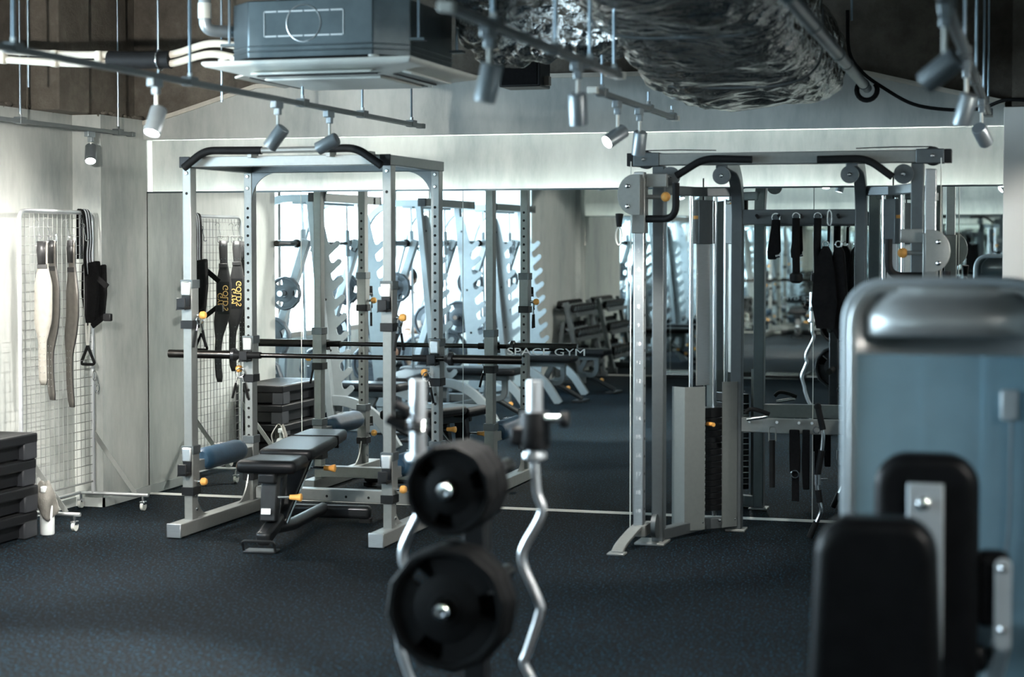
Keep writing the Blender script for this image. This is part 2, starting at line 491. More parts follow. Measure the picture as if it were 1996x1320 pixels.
# window wall with a long opening
MB().box(XW - 0.25, XW, -8.75, -2.40, 0, 0.74).build('parapet', 'plaster', wall_left)
MB().box(XW - 0.25, XW, -8.75, -2.40, 2.52, ZC).build('lintel', 'plaster', wall_left)
MB().box(-6.95, -5.30, YB - 0.25, -8.70, 0, ZC).build('end_pier', 'plaster', wall_left)
MB().box(-5.30, -5.24, YB, YB + 0.22, 0, ZC).build('pilaster', 'plaster', wall_left)
MB().box(-6.95, -6.42, -2.5, -2.40, 0, ZC).build('corner_fill', 'plaster', wall_left)

bl = MB().box(XL1, XL1 + 0.012, -0.602, 0.0, 0, 0.055)
bl.box(XL2 - 0.01, XL1 + 0.012, -0.602, -0.59, 0, 0.055)
bl.box(XL2, XL2 + 0.012, -2.45, -0.602, 0, 0.055)
bl.box(XW, XL2 + 0.012, -2.452, -2.44, 0, 0.055)
struct(bl.build('baseboard_left', 'skirting'), 'pale skirting along the left wall')

# --- opposite wall behind the camera, right wall
wo = MB().box(-6.95, XR + 0.2, YB - 0.30, YB - 0.075, 0, ZC)
wall_front = struct(wo.build('wall_front', 'plaster'), 'plaster wall opposite the mirror, seen only in reflection')
MB().box(-5.24, XR, YB - 0.1, YB + 0.045, 2.243, ZC).build('upper_panel', 'plaster', wall_front)
MB().box(0.02, XR, YB - 0.1, YB + 0.02, 0, 2.243).build('plaster_face', 'plaster', wall_front)
wr = MB().box(XR, XR + 0.2, YB - 0.3, 0.3, 0, ZC)
struct(wr.build('wall_right', 'plaster'), 'grey plaster wall on the far right')

# --- white painted column that ends the mirror on the right
wc = MB().box(-0.180, 0.75, -0.34, 0.08, 0, 2.32)
colr = struct(wc.build('trim_1', 'white_paint', bevel=0.004), 'off-white painted pier at the right end of the mirror')
MB().box(-0.14, 1.2, -0.30, 0.06, 2.32, ZC).build('concrete_head', 'raw_concrete', colr)

# --- window with mullions and panes
win = bpy.data.objects.new('window_1', None); COL.objects.link(win); ROOTM[win.name] = Matrix.Identity(4)
win['kind'] = 'structure'; win['label'] = 'long bright window with brown metal mullions beside the machines'
ys = [-2.44, -3.55, -4.55, -5.55, -6.55, -7.6, -8.70]
for k, yy in enumerate(ys):
    w = 0.07 if k not in (1,) else 0.10
    MB().box(XW - 0.12, XW - 0.05, yy - w / 2, yy + w / 2, 0.74, 2.52).build('mullion', 'window_frame_metal', win, 0.004)
MB().box(XW - 0.13, XW - 0.02, -8.7, -2.44, 0.74, 0.79).build('window_sill', 'window_frame_metal', win, 0.004)
MB().box(XW - 0.13, XW - 0.04, -8.7, -2.44, 2.46, 2.52).build('head_rail', 'window_frame_metal', win, 0.004)
for a, c in zip(ys[:-1], ys[1:]):
    MB().box(XW - 0.088, XW - 0.082, c + 0.03, a - 0.03, 0.78, 2.47).build('pane', 'window_glass', win)

# --- mirrors: five panels each, on a backing board with a light strip along the top
def mirror_wall(label, x0, y, sgn, n=5, pw=1.0465):
    x1 = x0 + n * pw
    t = thing('wall_mirror', label, 'mirror', ((x0 + x1) / 2, y, 0))
    d = lambda a: y + sgn * a
    lo, hi = sorted((d(0.006), d(0.074)))
    MB().box(x0 - 0.004, x1, lo, hi, 0.0, MT - 0.350).build('backing_board', 'grey_paint', t)
    for k in range(n):
        a, c = x0 + k * pw + 0.0025, x0 + (k + 1) * pw - 0.0025
        MB().box(a, c, *sorted((d(0.0), d(0.0055))), 0.012, MT - 0.006).build('mirror_panel', 'mirror_glass', t)
    for k in range(1, n):
        MB().box(x0 + k * pw - 0.0024, x0 + k * pw + 0.0024, *sorted((d(-0.0004), d(0.006))), 0.012, MT - 0.006).build('seam', 'white_plastic', t)
    MB().box(x0 - 0.014, x0, *sorted((d(-0.006), d(0.02))), 0, MT).build('side_strip', 'window_frame_metal', t)
    MB().box(x0, x1, *sorted((d(-0.010), d(0.006))), 0, 0.012).build('bottom_channel', 'white_plastic', t)
    MB().box(x0, x1, *sorted((d(-0.004), d(0.010))), MT - 0.006, MT + 0.004).build('top_channel', 'galvanised', t)
    MB().box(x0 + 0.01, x1 - 0.01, *sorted((d(0.009), d(0.027))), MT - 0.349, MT - 0.339).build('led_strip', 'led_glow', t, label='glowing light strip on top of the mirror')
    cx = x0 + 2 * pw + pw / 2
    ex = (1, 0, 0) if sgn > 0 else (-1, 0, 0)
    text('SPACE GYM', 0.060, (cx - 0.005 * sgn, y - sgn * 0.0006, 0.946), ex, (0, 0, 1), 'frosted_print', t, depth=0.0006, wide=1.55)
    return t
mirror_wall('full-width wall mirror of five tall panels behind the power rack', XL1, 0.0, 1)
mirror_wall('wall mirror on the opposite side of the room, seen only in reflection', -5.24, YB, -1)
# ================================================================== power rack
RX = (-4.462, -3.303)              # left, right uprights
RYF, RYR = -1.335, -0.535          # front, rear uprights (middle of the tube)
UW, UD = 0.049, 0.070
rack = thing('power_rack', 'silver four-post power rack with pull-up grips in front of the mirror', 'power rack', ((RX[0] + RX[1]) / 2, -0.94, 0))
ZT = 2.005
def carriage(x, y, z0, z1, hook, front, knobside):
    """sleeve that slides on an upright: dark end bands, hook, orange pull knob"""
    s = MB().box(x - UW / 2 - 0.007, x + UW / 2 + 0.007, y - UD / 2 - 0.007, y + UD / 2 + 0.007, z0, z1).build('sleeve', 'silver_paint', rack, 0.003)
    for (a, c) in ((z0 - 0.004, z0 + 0.042), (z1 - 0.042, z1 + 0.004)):
        MB().box(x - UW / 2 - 0.012, x + UW / 2 + 0.012, y - UD / 2 - 0.012, y + UD / 2 + 0.012, a, c).build('end_band', 'black_plastic' if a < z1 - 0.1 else 'grey_paint', s, 0.003)
    yy = y + front * (UD / 2 + 0.007)
    if hook:
        zh = hook
        h = MB().box(x - 0.026, x + 0.026, min(yy, yy + front * 0.012), max(yy, yy + front * 0.012), zh - 0.02, zh + 0.10)
        h.box(x - 0.026, x + 0.026, min(yy, yy + front * 0.075), max(yy, yy + front * 0.075), zh - 0.03, zh - 0.014)
        h.box(x - 0.026, x + 0.026, *sorted((yy + front * 0.062, yy + front * 0.075)), zh - 0.03, zh + 0.035)
        h.build('j_hook', 'black_plastic', s, 0.004)
        MB().box(x - 0.029, x + 0.029, *sorted((yy, yy + front * 0.018)), z1 - 0.085, z1 - 0.005).build('hook_plate', 'brushed_metal', s, 0.012, 3)
    kz = z0 + 0.07
    kd = knobside
    k = MB().cyl((x + kd * (UW / 2 + 0.007), y, kz), (x + kd * (UW / 2 + 0.035), y, kz), 0.010, n=10)
    k.build('knob_stem', 'chrome', s)
    MB().lathe([(0.012, 0), (0.020, 0.006), (0.022, 0.022), (0.016, 0.034), (0.006, 0.038)], (x + kd * (UW / 2 + 0.034), y, kz), (kd, 0, 0), 14).build('pull_knob', 'orange_plastic', s)
    return s
for x in RX:
    for y in (RYF, RYR):
        u = MB().box(x - UW / 2, x + UW / 2, y - UD / 2, y + UD / 2, 0.07, ZT).build('upright', 'silver_paint', rack, 0.003)
        h = MB()
        inner = 1 if y == RYF else -1
        z = 0.30
        while z < 1.80:
            h.cyl((x, y + inner * (UD / 2 - 0.001), z), (x, y + inner * (UD / 2 + 0.0006), z), 0.0085, n=10); z += 0.0535
        if y == RYF:
            h.cyl((x, y - UD / 2 - 0.0006, 1.865), (x, y - UD / 2 + 0.001, 1.865), 0.0085, n=10)
        h.build('pin_holes', 'dark_hole', u)['kind'] = 'stuff'
        bo = MB()
        for zz in (1.985, 1.915) if y == RYR else (1.975,):
            bo.lathe([(0.011, 0), (0.011, 0.004), (0.007, 0.009)], (x, y - UD / 2, zz), (0, -1, 0), 10)
        for zz in (0.13, 0.21):
            bo.lathe([(0.011, 0), (0.011, 0.004), (0.007, 0.009)], (x + UW / 2, y + 0.01, zz), (1, 0, 0), 10)
        bo.build('bolts', 'chrome', u)['kind'] = 'stuff'
    MB().box(x - 0.041, x + 0.041, -1.545, -0.335, 0.006, 0.078).build('base_beam', 'silver_paint', rack, 0.004)
    for yy in (-1.545, -0.335):
        MB().box(x - 0.042, x + 0.042, yy - 0.006, yy + 0.006, 0.004, 0.080).build('end_cap', 'brushed_metal', rack, 0.003)
    MB().box(x - 0.041, x + 0.041, -1.50, -1.44, 0.0, 0.006).build('foot_pad', 'black_rubber', rack)
    MB().box(x - 0.041, x + 0.041, -0.44, -0.38, 0.0, 0.006).build('foot_pad', 'black_rubber', rack)
    # curved gusset plates at the feet
    for y, d in ((RYF, 1), (RYR, -1)):
        cur = [(0, 0.0), (0.17, 0.0)] + [(0.17 - 0.17 * math.sin(t * math.pi / 16) * 1.0, 0.24 * (1 - math.cos(t * math.pi / 16)) + 0.0) for t in range(1, 9)]
        MB().prism(cur, (x - 0.004, y + d * UD / 2, 0.078), (0, d, 0), (0, 0, 1), (0.008, 0, 0)).build('foot_gusset', 'silver_paint', rack)
    # side top beam
    MB().box(x - UW / 2 - 0.004, x + UW / 2 + 0.004, RYF - UD / 2 - 0.02, RYR + UD / 2 + 0.01, ZT, ZT + 0.055).build('top_side_beam', 'grey_paint', rack, 0.003)
    MB().box(x - UW / 2 - 0.006, x + UW / 2 + 0.006, RYF - UD / 2 - 0.028, RYF - UD / 2 - 0.018, ZT - 0.002, ZT + 0.058).build('beam_cap', 'black_plastic', rack, 0.003)
    # curved gusset under the rear top beam
    sgn = 1 if x == RX[0] else -1
    cur = [(0, 0), (0.15, 0)] + [(0.15 - 0.15 * math.sin(t * math.pi / 16), -0.17 + 0.17 * math.cos(t * math.pi / 16) ) for t in range(1, 9)]
    cur = [(0, 0.0), (0.16, 0.0)] + [(0.16 * (1 - math.sin(t * math.pi / 16)), -0.16 * (1 - math.cos(t * math.pi / 16))) for t in range(1, 9)]
    MB().prism(cur, (x + sgn * UW / 2, RYR - 0.03, ZT), (sgn, 0, 0), (0, 0, 1), (0, 0.008, 0)).build('top_gusset', 'grey_paint', rack)
MB().box(RX[0], RX[1], RYF - UD / 2 - 0.018, RYF + 0.02, ZT + 0.003, ZT + 0.058).build('top_front_beam', 'silver_paint', rack, 0.003)
MB().box(RX[0], RX[1], RYR - UD / 2, RYR + 0.03, ZT, ZT + 0.052).build('top_rear_beam', 'grey_paint', rack, 0.003)
rc = MB().box(RX[0] + 0.03, RX[1] - 0.03, -0.545, -0.475, 0.085, 0.155).build('low_crossmember', 'silver_paint', rack, 0.004)
hb = MB()
for xx in (-3.86, -3.72, -3.98):
    hb.cyl((xx, -0.5455, 0.115), (xx, -0.5462, 0.115), 0.008, n=10)
hb.build('pin_holes', 'dark_hole', rc)['kind'] = 'stuff'
# pull-up grips
yg = -1.455
for pts in ([(-4.436, 2.000), (-4.312, 2.092), (-3.979, 2.088)], [(-3.300, 2.000), (-3.440, 2.094), (-3.655, 2.092)]):
    P = bend([(a, yg, z) for a, z in pts], 0.06)
    MB().tube(P, 0.0215, 14).build('pull_up_grip', 'black_rubber', rack)
MB().cyl((-3.99, yg, 2.088), (-3.64, yg, 2.090), 0.0165, n=14).build('pull_up_bar', 'silver_paint', rack)
for xx in (-4.36, -4.05, -3.60, -3.38):
    MB().box(xx - 0.012, xx + 0.012, yg - 0.004, RYF - 0.03, 2.050, 2.078).build('bar_bracket', 'silver_paint', rack, 0.002)
# sliding carriages
for x, kd in ((RX[0], 1), (RX[1], 1)):
    carriage(x, RYF, 1.130, 1.390, 1.262, -1, kd)
    carriage(x, RYF, 0.215, 0.480, 0.355, -1, kd)
    carriage(x, RYR, 0.780, 1.045, 0.928, -1, -kd if x == RX[0] else -1)
    carriage(x, RYR, 0.200, 0.455, None, -1, -kd if x == RX[0] else -1)
# padded safety bars between front and rear posts
for x in RX:
    sb = MB().box(x - 0.022, x + 0.022, RYF + 0.03, RYR - 0.03, 0.335, 0.395).build('safety_bar', 'silver_paint', rack, 0.004)
    P = [Vector((x, y, 0.390)) for y in (-1.21, -1.195, -1.15, -0.95, -0.76, -0.715, -0.70)]
    MB().tube(P, [0.045, 0.058, 0.064, 0.062, 0.064, 0.058, 0.045], 18).build('blue_safety_pad', 'blue_pad', sb, label='blue padded roll on the safety bar')
    text('GYM', 0.05, (x - 0.01, -0.95, 0.4535), (0, 1, 0), (-1, 0, 0), 'white_print', sb, 'pad_print')

# ------------------------------------------------------------------ barbell on the rear hooks
def barbell(label, x0, x1, y, z, m='bar_steel', sl='bar_steel', grp=None):
    cx = (x0 + x1) / 2
    t = thing('barbell', label, 'barbell', (cx, y, z), 0, grp)
    MB().cyl((x0 + 0.42, y, z), (x1 - 0.42, y, z), 0.0145, n=14).build('shaft', m, t)
    for s, xe in ((1, x0), (-1, x1)):
        MB().lathe([(0.012, 0), (0.025, 0.003), (0.025, 0.405)], (xe, y, z), (s, 0, 0), 20).build('sleeve', sl, t)
        MB().lathe([(0.026, 0), (0.039, 0.006), (0.039, 0.026), (0.030, 0.034), (0.018, 0.055)], (xe + s * 0.405, y, z), (s, 0, 0), 20).build('collar', 'black_steel', t)
        MB().cyl((xe - s * 0.0005, y, z), (xe + s * 0.004, y, z), 0.019, n=16).build('end_cap', 'chrome', t)
    for xx in (-4.40 if abs(x0 + 4.947) < 0.1 else None, -3.37 if abs(x0 + 4.947) < 0.1 else None):
        if xx is not None:
            MB().cyl((xx - 0.045, y, z), (xx + 0.045, y, z), 0.0200, n=14).build('knurl_sleeve', 'black_rubber', t)
    return t
barbell('long dark steel barbell resting on the rear hooks of the power rack', -4.947, -2.766, -0.632, 0.9385)

# ------------------------------------------------------------------ spring collars hanging on the knobs
def spring_clip(label, p, rz):
    t = thing('spring_collar', label, 'clip', p, rz, 'spring collars hung on the rack')
    pts = [(0.026 * math.cos(a), 0.004 * a / 6, 0.026 * math.sin(a)) for a in [k * math.pi / 9 for k in range(-4, 23)]]
    MB().tube(pts, 0.0035, 8).build('ring', 'chrome', t, local=True)
    for s in (-1, 1):
        MB().tube([(s * 0.014, 0.006, -0.022), (s * 0.024, 0.006, -0.06)], 0.0032, 8).build('leg', 'chrome', t, local=True)
        MB().tube([(s * 0.024, 0.006, -0.06), (s * 0.046, 0.006, -0.150)], 0.0075, 8).build('grip', 'black_rubber', t, local=True)
    return t
spring_clip('spring clip with bare legs hanging on the rear left post of the power rack', (RX[0] - 0.045, RYR - 0.060, 0.830), 0.2)
spring_clip('spring clip with black grips hanging on the front left post of the power rack', (RX[0] + 0.062, RYF - 0.005, 1.175), 1.2)
spring_clip('spring clip with black grips hanging on the front right post of the power rack', (RX[1] + 0.062, RYF - 0.005, 1.175), 1.4)
spring_clip('spring clip hanging on the rear right post of the power rack', (RX[1] - 0.045, RYR - 0.060, 0.830), -0.3)

# ------------------------------------------------------------------ adjustable bench in the rack
def cushion(name, x0, x1, y0, y1, z0, z1, t, m='black_vinyl', bev=0.03, local=True, taper=0.0):
    c = MB(); n = 6
    poly = [(x0 + taper, y1), (x0, y0 + 0.0), (x1, y0), (x1 - taper, y1)]
    c.prism([(a, q) for a, q in poly], (0, 0, z0), (1, 0, 0), (0, 1, 0), (0, 0, z1 - z0))
    return c.build(name, m, t, bev, 4, local=local)
def adjustable_bench(label, loc, rz, frame='black_steel', grp=None):
    t = thing('adjustable_bench', label, 'bench', loc, rz, grp)
    # local: +y runs from the seat towards the head end
    s = cushion('seat_pad', -0.165, 0.165, -0.05, 0.27, 0.395, 0.465, t, taper=0.02)
    bk = MB()
    rows = [(0.29, 0.145, 0.425), (0.36, 0.155, 0.425), (0.75, 0.150, 0.440), (1.08, 0.125, 0.452), (1.13, 0.115, 0.454)]
    vs = []
    for y, hw, z in rows: vs += [(-hw, y, z), (hw, y, z), (hw, y, z + 0.062), (-hw, y, z + 0.062)]
    fs = [(0, 1, 2, 3), tuple(4 * 4 + k for k in (3, 2, 1, 0))]
    for i in range(4):
        for k in range(4): fs.append((4 * i + k, 4 * i + 4 + k, 4 * i + 4 + (k + 1) % 4, 4 * i + (k + 1) % 4))
    bk._add(vs, fs)
    bp = bk.build('back_pad', 'black_vinyl', t, 0.022, 4, local=True)
    MB().box(-0.150, 0.150, 0.82, 0.83, 0.438, 0.5085).build('strap', 'black_fabric', bp, 0.006, local=True)
    MB().beam((0, 0.02, 0.37), (0, 1.02, 0.42), 0.06, 0.05, (0, 0, 1)).build('pad_rail', frame, t, 0.006, local=True)
    # upright post under the seat, with label plate
    MB().beam((0, 0.02, 0.14), (0, 0.06, 0.38), 0.085, 0.07, (0, 1, 0)).build('seat_post', frame, t, 0.006, local=True)
    MB().box(-0.045, 0.045, -0.030, 0.02, 0.345, 0.395).build('post_collar', frame, t, 0.008, local=True)
    MB().beam((0, -0.0385, 0.185), (0, -0.034, 0.215), 0.05, 0.003, (0, 1, 0)).build('label_plate', 'white_print', t, local=True)
    # base spine, front foot with handle, rear T
    MB().beam((0, -0.10, 0.06), (0, 0.18, 0.13), 0.075, 0.075, (0, 0, 1)).build('front_spine', frame, t, 0.02, 3, local=True)
    MB().tube([(0.0, 0.05, 0.10), (0.02, 0.35, 0.075), (0.02, 0.95, 0.075)], 0.034, 14).build('base_spine', frame, t, local=True)
    MB().box(-0.085, 0.085, -0.16, -0.06, 0.0, 0.012).build('front_foot', frame, t, 0.004, local=True)
    MB().tube(bend([(-0.085, -0.14, 0.008), (-0.085, -0.17, 0.065), (0.085, -0.17, 0.065), (0.085, -0.14, 0.008)], 0.02), 0.007, 8).build('foot_handle', frame, t, local=True)
    MB().box(-0.30, 0.30, 0.92, 0.99, 0.022, 0.095).build('rear_foot', frame, t, 0.02, 3, local=True)
    for sx in (-1, 1):
        MB().box(sx * 0.27 - 0.03, sx * 0.27 + 0.03, 0.925, 0.985, 0.0, 0.022).build('rubber_foot', 'black_rubber', t, local=True)
    # back support strut and ladder
    MB().beam((0.0, 0.20, 0.12), (0.0, 0.66, 0.41), 0.055, 0.09, (1, 0, 0)).build('support_strut', frame, t, 0.006, local=True)
    MB().tube([(0.045, 0.16, 0.11), (0.045, 0.66, 0.40)], 0.010, 8).build('strut_edge', 'chrome', t, local=True)
    MB().beam((-0.02, 0.20, 0.10), (-0.02, 0.30, 0.36), 0.05, 0.06, (0, 1, 0)).build('rear_post', frame, t, 0.006, local=True)
    for (p, q) in (((0.03, 0.03, 0.265), (0.11, 0.03, 0.268)), ((0.03, 0.62, 0.350), (0.13, 0.60, 0.352))):
        kk = MB().cyl(p, q, 0.008, n=8).build('knob_stem', 'chrome', t, local=True)
        MB().lathe([(0.013, 0), (0.015, 0.035), (0.021, 0.055), (0.021, 0.062), (0.012, 0.066)], q, (1, 0, 0), 14).build('pull_knob', 'orange_plastic', kk, local=True)
    return t
adjustable_bench('black adjustable bench with orange knobs standing inside the power rack', (-3.845, -1.70, 0), 0.10)
# ================================================================== ceiling: tracks, spotlights, air conditioner, ducts, pipes
ZT_ = 2.247
LAMP_COL = (1.0, 0.965, 0.90)
DUCT_PATH = [(-1.62, -7.2, 2.95), (-1.58, -6.2, 2.93), (-1.52, -5.2, 2.90), (-1.46, -4.2, 2.84), (-1.42, -3.2, 2.75), (-1.42, -2.2, 2.655), (-1.46, -1.3, 2.585), (-1.48, -0.60, 2.575)]
def duct_under(y):
    for a, c in zip(DUCT_PATH[:-1], DUCT_PATH[1:]):
        if a[1] <= y <= c[1]: return a[2] + (c[2] - a[2]) * (y - a[1]) / (c[1] - a[1]) - 0.262
    return 2.3
def track(label, x, y0, y1, rods, z=ZT_, cap=True, ztop=None):
    t = thing('lighting_track', label, 'light track', (x, (y0 + y1) / 2, z))
    MB().box(x - 0.018, x + 0.018, y0, y1, z, z + 0.022).build('rail', 'track_grey', t, 0.002)
    MB().box(x - 0.004, x + 0.004, y0 + 0.01, y1 - 0.01, z - 0.001, z + 0.001).build('slot', 'black_plastic', t)
    for yy in (y0, y1):
        MB().box(x - 0.022, x + 0.022, yy - 0.02, yy + 0.02, z - 0.003, z + 0.025).build('end_cap', 'white_plastic' if cap else 'track_grey', t, 0.003)
    for yy in rods:
        r = MB().cyl((x, yy, z + 0.02), (x, yy, ztop(yy) if ztop else ZC), 0.0062, n=8).build('hanging_rod', 'rod_zinc', t)
        MB().box(x - 0.024, x + 0.024, yy - 0.03, yy + 0.03, z - 0.004, z + 0.034).build('rod_clamp', 'track_grey', r, 0.003)
        MB().cyl((x, yy, z + 0.03), (x, yy, z + 0.05), 0.011, n=6).build('nut', 'chrome', r)
    return t
track('short grey lighting track along the left wall with two thin rods', -5.33, -3.2, -0.36, (-1.62, -0.52), cap=False)
track('long grey lighting track on rods passing below the air conditioner', -3.37, -9.6, -0.62, (-8.6, -6.6, -4.9, -3.55, -2.35, -1.55, -0.78), cap=False)
track('near grey lighting track sloping across below the foil ducts', -1.60, -5.55, -3.35, (-5.1, -4.35, -3.85, -3.45), ztop=duct_under)
track('short far lighting track with two lamps in front of the foil duct', -1.86, -2.72, -0.85, (-2.55, -1.55, -0.95), ztop=duct_under)
track('lighting track running away along the right side near the white pier', -0.25, -9.6, -0.70, (-8.4, -6.5, -5.2, -3.9, -2.7, -1.6, -0.8), cap=False)

def spotlight(label, p, d, lit=1.0, stem=0.085, power=60.0, size=70.0, seen=True):
    """p: underside of the track; d: direction the lamp shines"""
    p = Vector(p); d = Vector(d).normalized()
    t = thing('track_spotlight', label, 'spotlight', p, 0, 'track spotlights')
    MB().cbox((p.x, p.y, p.z - 0.016), 0.030, 0.085, 0.034).build('adapter', 'lamp_grey', t, 0.004)
    MB().cbox((p.x, p.y + 0.01, p.z - 0.045), 0.028, 0.030, 0.034).build('adapter_neck', 'lamp_grey', t, 0.004)
    q = p + Vector((0, 0.01, -0.058 - stem))
    MB().cyl(p + Vector((0, 0.01, -0.05)), q, 0.007, n=10).build('stem', 'white_plastic', t)
    a = q - d * 0.045 + Vector((0, 0, -0.012)); e = a + d * 0.115
    MB().lathe([(0.012, 0.0), (0.030, 0.001), (0.0335, 0.006), (0.0335, 0.115), (0.029, 0.115), (0.028, 0.104)], a, d, 22).build('lamp_head', 'lamp_grey', t)
    MB().cyl(a + d * 0.1035, a + d * 0.1055, 0.0275, n=18).build('lens', 'lamp_lens', t)
    L = bpy.data.lights.new('bulb', 'SPOT'); L.energy = power * lit; L.color = LAMP_COL
    L.spot_size = math.radians(size); L.spot_blend = 0.55; L.shadow_soft_size = 0.028
    lo = bpy.data.objects.new('bulb', L); COL.objects.link(lo)
    lo.parent = t
    lo.location = (e + d * 0.008) - p
    lo.rotation_euler = d.to_track_quat('-Z', 'Y').to_euler()
    return t
def imdir(dx, dy, dz):
    """direction from picture axes: right, up, away"""
    f = Vector((FW.x, FW.y, 0)).normalized()
    return RT * dx + Vector((0, 0, 1)) * dy + f * dz
S = 120.0
def onTrackZ(px, py, x=-0.25): return Vector((x, onZ(px, py, ZT_).y, ZT_))
def onTrack(px, py, x): 
    q = onX(px, py, x); return Vector((x, q.y, ZT_))
spotlight('lit spotlight facing the viewer on the long track, left of the air conditioner', onTrack(302, 160, -3.37), imdir(-0.20, -0.90, -0.42), power=S * 2.4)
spotlight('spotlight tilted left above the power rack, left one of the pair', onTrack(540, 208, -3.37), imdir(-0.60, -0.76, 0.25), power=S)
spotlight('spotlight lying nearly level above the power rack, right one of the pair', onTrack(641, 229, -3.37), imdir(-0.85, -0.42, 0.30), power=S * 0.8)
spotlight('glaring small lamp hanging over the wire stand by the left wall', onTrack(175, 256, -5.33), imdir(0.10, -0.80, -0.60), power=S, stem=0.05)
spotlight('large near spotlight hanging straight below the left foil duct', onTrack(952, 52, -1.60), imdir(-0.22, -0.95, 0.15), power=S * 0.7)
spotlight('spotlight pointing straight down at the far end of the near track', onTrack(1125, 125, -1.60), imdir(0.06, -0.97, 0.30), power=S * 0.6)
spotlight('lit spotlight tilted left over the cable machine', onTrack(1203, 188, -1.86), imdir(-0.72, -0.50, -0.45), power=S)
spotlight('spotlight pointing down onto the left tower of the cable machine', onTrack(1246, 218, -1.86), imdir(-0.08, -0.95, 0.35), power=S * 0.8)
spotlight('big blurred spotlight at the top right corner of the picture', onTrackZ(1856, 8), imdir(-0.60, -0.55, 0.50), power=S * 0.6, stem=0.10)
spotlight('middle spotlight of the three on the right track', onTrackZ(1880, 118), imdir(-0.18, -0.90, 0.35), power=S * 0.6, stem=0.09)
spotlight('far spotlight on the right track aimed at the plaster wall', onTrackZ(1905, 193), imdir(0.50, -0.55, 0.72), power=S * 0.22)
# further lamps on the same tracks, over the rest of the room (bulbs seen in the mirror, except the first)
random.seed(5)
extra = [(-3.37, -5.55, (-2.2, 4.6, -0.95)), (-3.37, -6.2, (-0.4, -0.2, -1)), (-3.37, -7.2, (0.3, 0.2, -1)), (-3.37, -8.4, (-1.0, -0.55, -0.62)), (-3.37, -9.3, (0.2, 0.3, -1)),  # first entry: unseen lamp added to brighten the left wall
         (-0.25, -7.6, (0.45, 0.3, -1)), (-0.25, -8.9, (-0.5, 0.2, -1)), (-5.33, -2.6, (-0.05, 0.95, -0.75))]
pos = ['third', 'fourth', 'fifth', 'sixth', 'last']
for k, (x, y, d) in enumerate(extra):
    if x < -5: lb_ = 'track lamp on the left wall track nearer the window'
    elif x < -3: lb_ = pos[k] + ' lamp along the long track counted from the mirror, lighting the window side'
    else: lb_ = ['lamp on the right track above the near leg machine', 'lamp on the right track closest to the opposite mirror'][k - 5]
    spotlight(lb_, (x, y, ZT_), d, power=S * (2.7 if k == 0 else (1.4 if k == 7 else (0.9 if k == 3 else 0.35))))

# unseen track and lamps added right of the picture to light the rack
track('added unseen lighting track right of the picture, lighting the rack', 1.30, -8.2, -1.2, (-7.5, -5.0, -2.5))
for k, (y, d) in enumerate(((-1.9, (-1, 0.16, -0.42)), (-3.3, (-1, 0.42, -0.36)), (-5.0, (-1, 0.55, -0.40)), (-7.0, (-1, 0.25, -0.55)))):
    spotlight('unseen lamp added right of the picture, %s from the mirror' % ('first', 'second', 'third', 'fourth')[k], (1.30, y, ZT_), d, power=S * 0.36)

# ------------------------------------------------------------------ ceiling cassette air conditioner
AX0, AX1 = -3.56, -2.70
AY0, AY1 = -2.84, -1.98
ac = thing('air_conditioner', 'ceiling cassette air conditioner with white grille panel and bare steel casing', 'air conditioner', ((AX0 + AX1) / 2, (AY0 + AY1) / 2, 2.39))
ch = 0.13
octo = [(AX0 + ch, AY0), (AX1 - ch, AY0), (AX1, AY0 + ch), (AX1, AY1 - ch), (AX1 - ch, AY1), (AX0 + ch, AY1), (AX0, AY1 - ch), (AX0, AY0 + ch)]
MB().prism(octo, (0, 0, 2.425), (1, 0, 0), (0, 1, 0), (0, 0, 0.26)).build('casing', 'galvanised', ac, 0.006)
for z in (2.452, 2.475):
    o2 = [((a - (AX0 + AX1) / 2) * 1.008 + (AX0 + AX1) / 2, (q - (AY0 + AY1) / 2) * 1.008 + (AY0 + AY1) / 2) for a, q in octo]
    MB().prism(o2, (0, 0, z), (1, 0, 0), (0, 1, 0), (0, 0, 0.008)).build('casing_rib', 'galvanised', ac, 0.003)
MB().prism(octo, (0, 0, 2.408), (1, 0, 0), (0, 1, 0), (0, 0, 0.018)).build('gap_seal', 'black_rubber', ac)
# knock-out outlines on the front of the casing
cx = (AX0 + AX1) / 2 - 0.03; yk = AY0 - 0.002
kn = MB()
for (xa, xb, z) in ((cx - 0.19, cx + 0.19, 2.632), (cx - 0.19, cx + 0.19, 2.522)):
    for i in range(6):
        a = xa + (xb - xa) * (i + 0.06) / 6; c = xa + (xb - xa) * (i + 0.94) / 6
        kn.beam((a, yk, z), (c, yk, z), 0.004, 0.006)
for xx in (cx - 0.19, cx + 0.19): kn.beam((xx, yk, 2.522), (xx, yk, 2.632), 0.003, 0.003)
kn.tube([(cx + 0.082 * math.cos(t), yk, 2.577 + 0.082 * math.sin(t)) for t in [k * 2 * math.pi / 28 for k in range(28)]], 0.0022, 5, closed=True)
k_ = kn.build('knockout_outline', 'brushed_metal', ac); k_['kind'] = 'stuff'
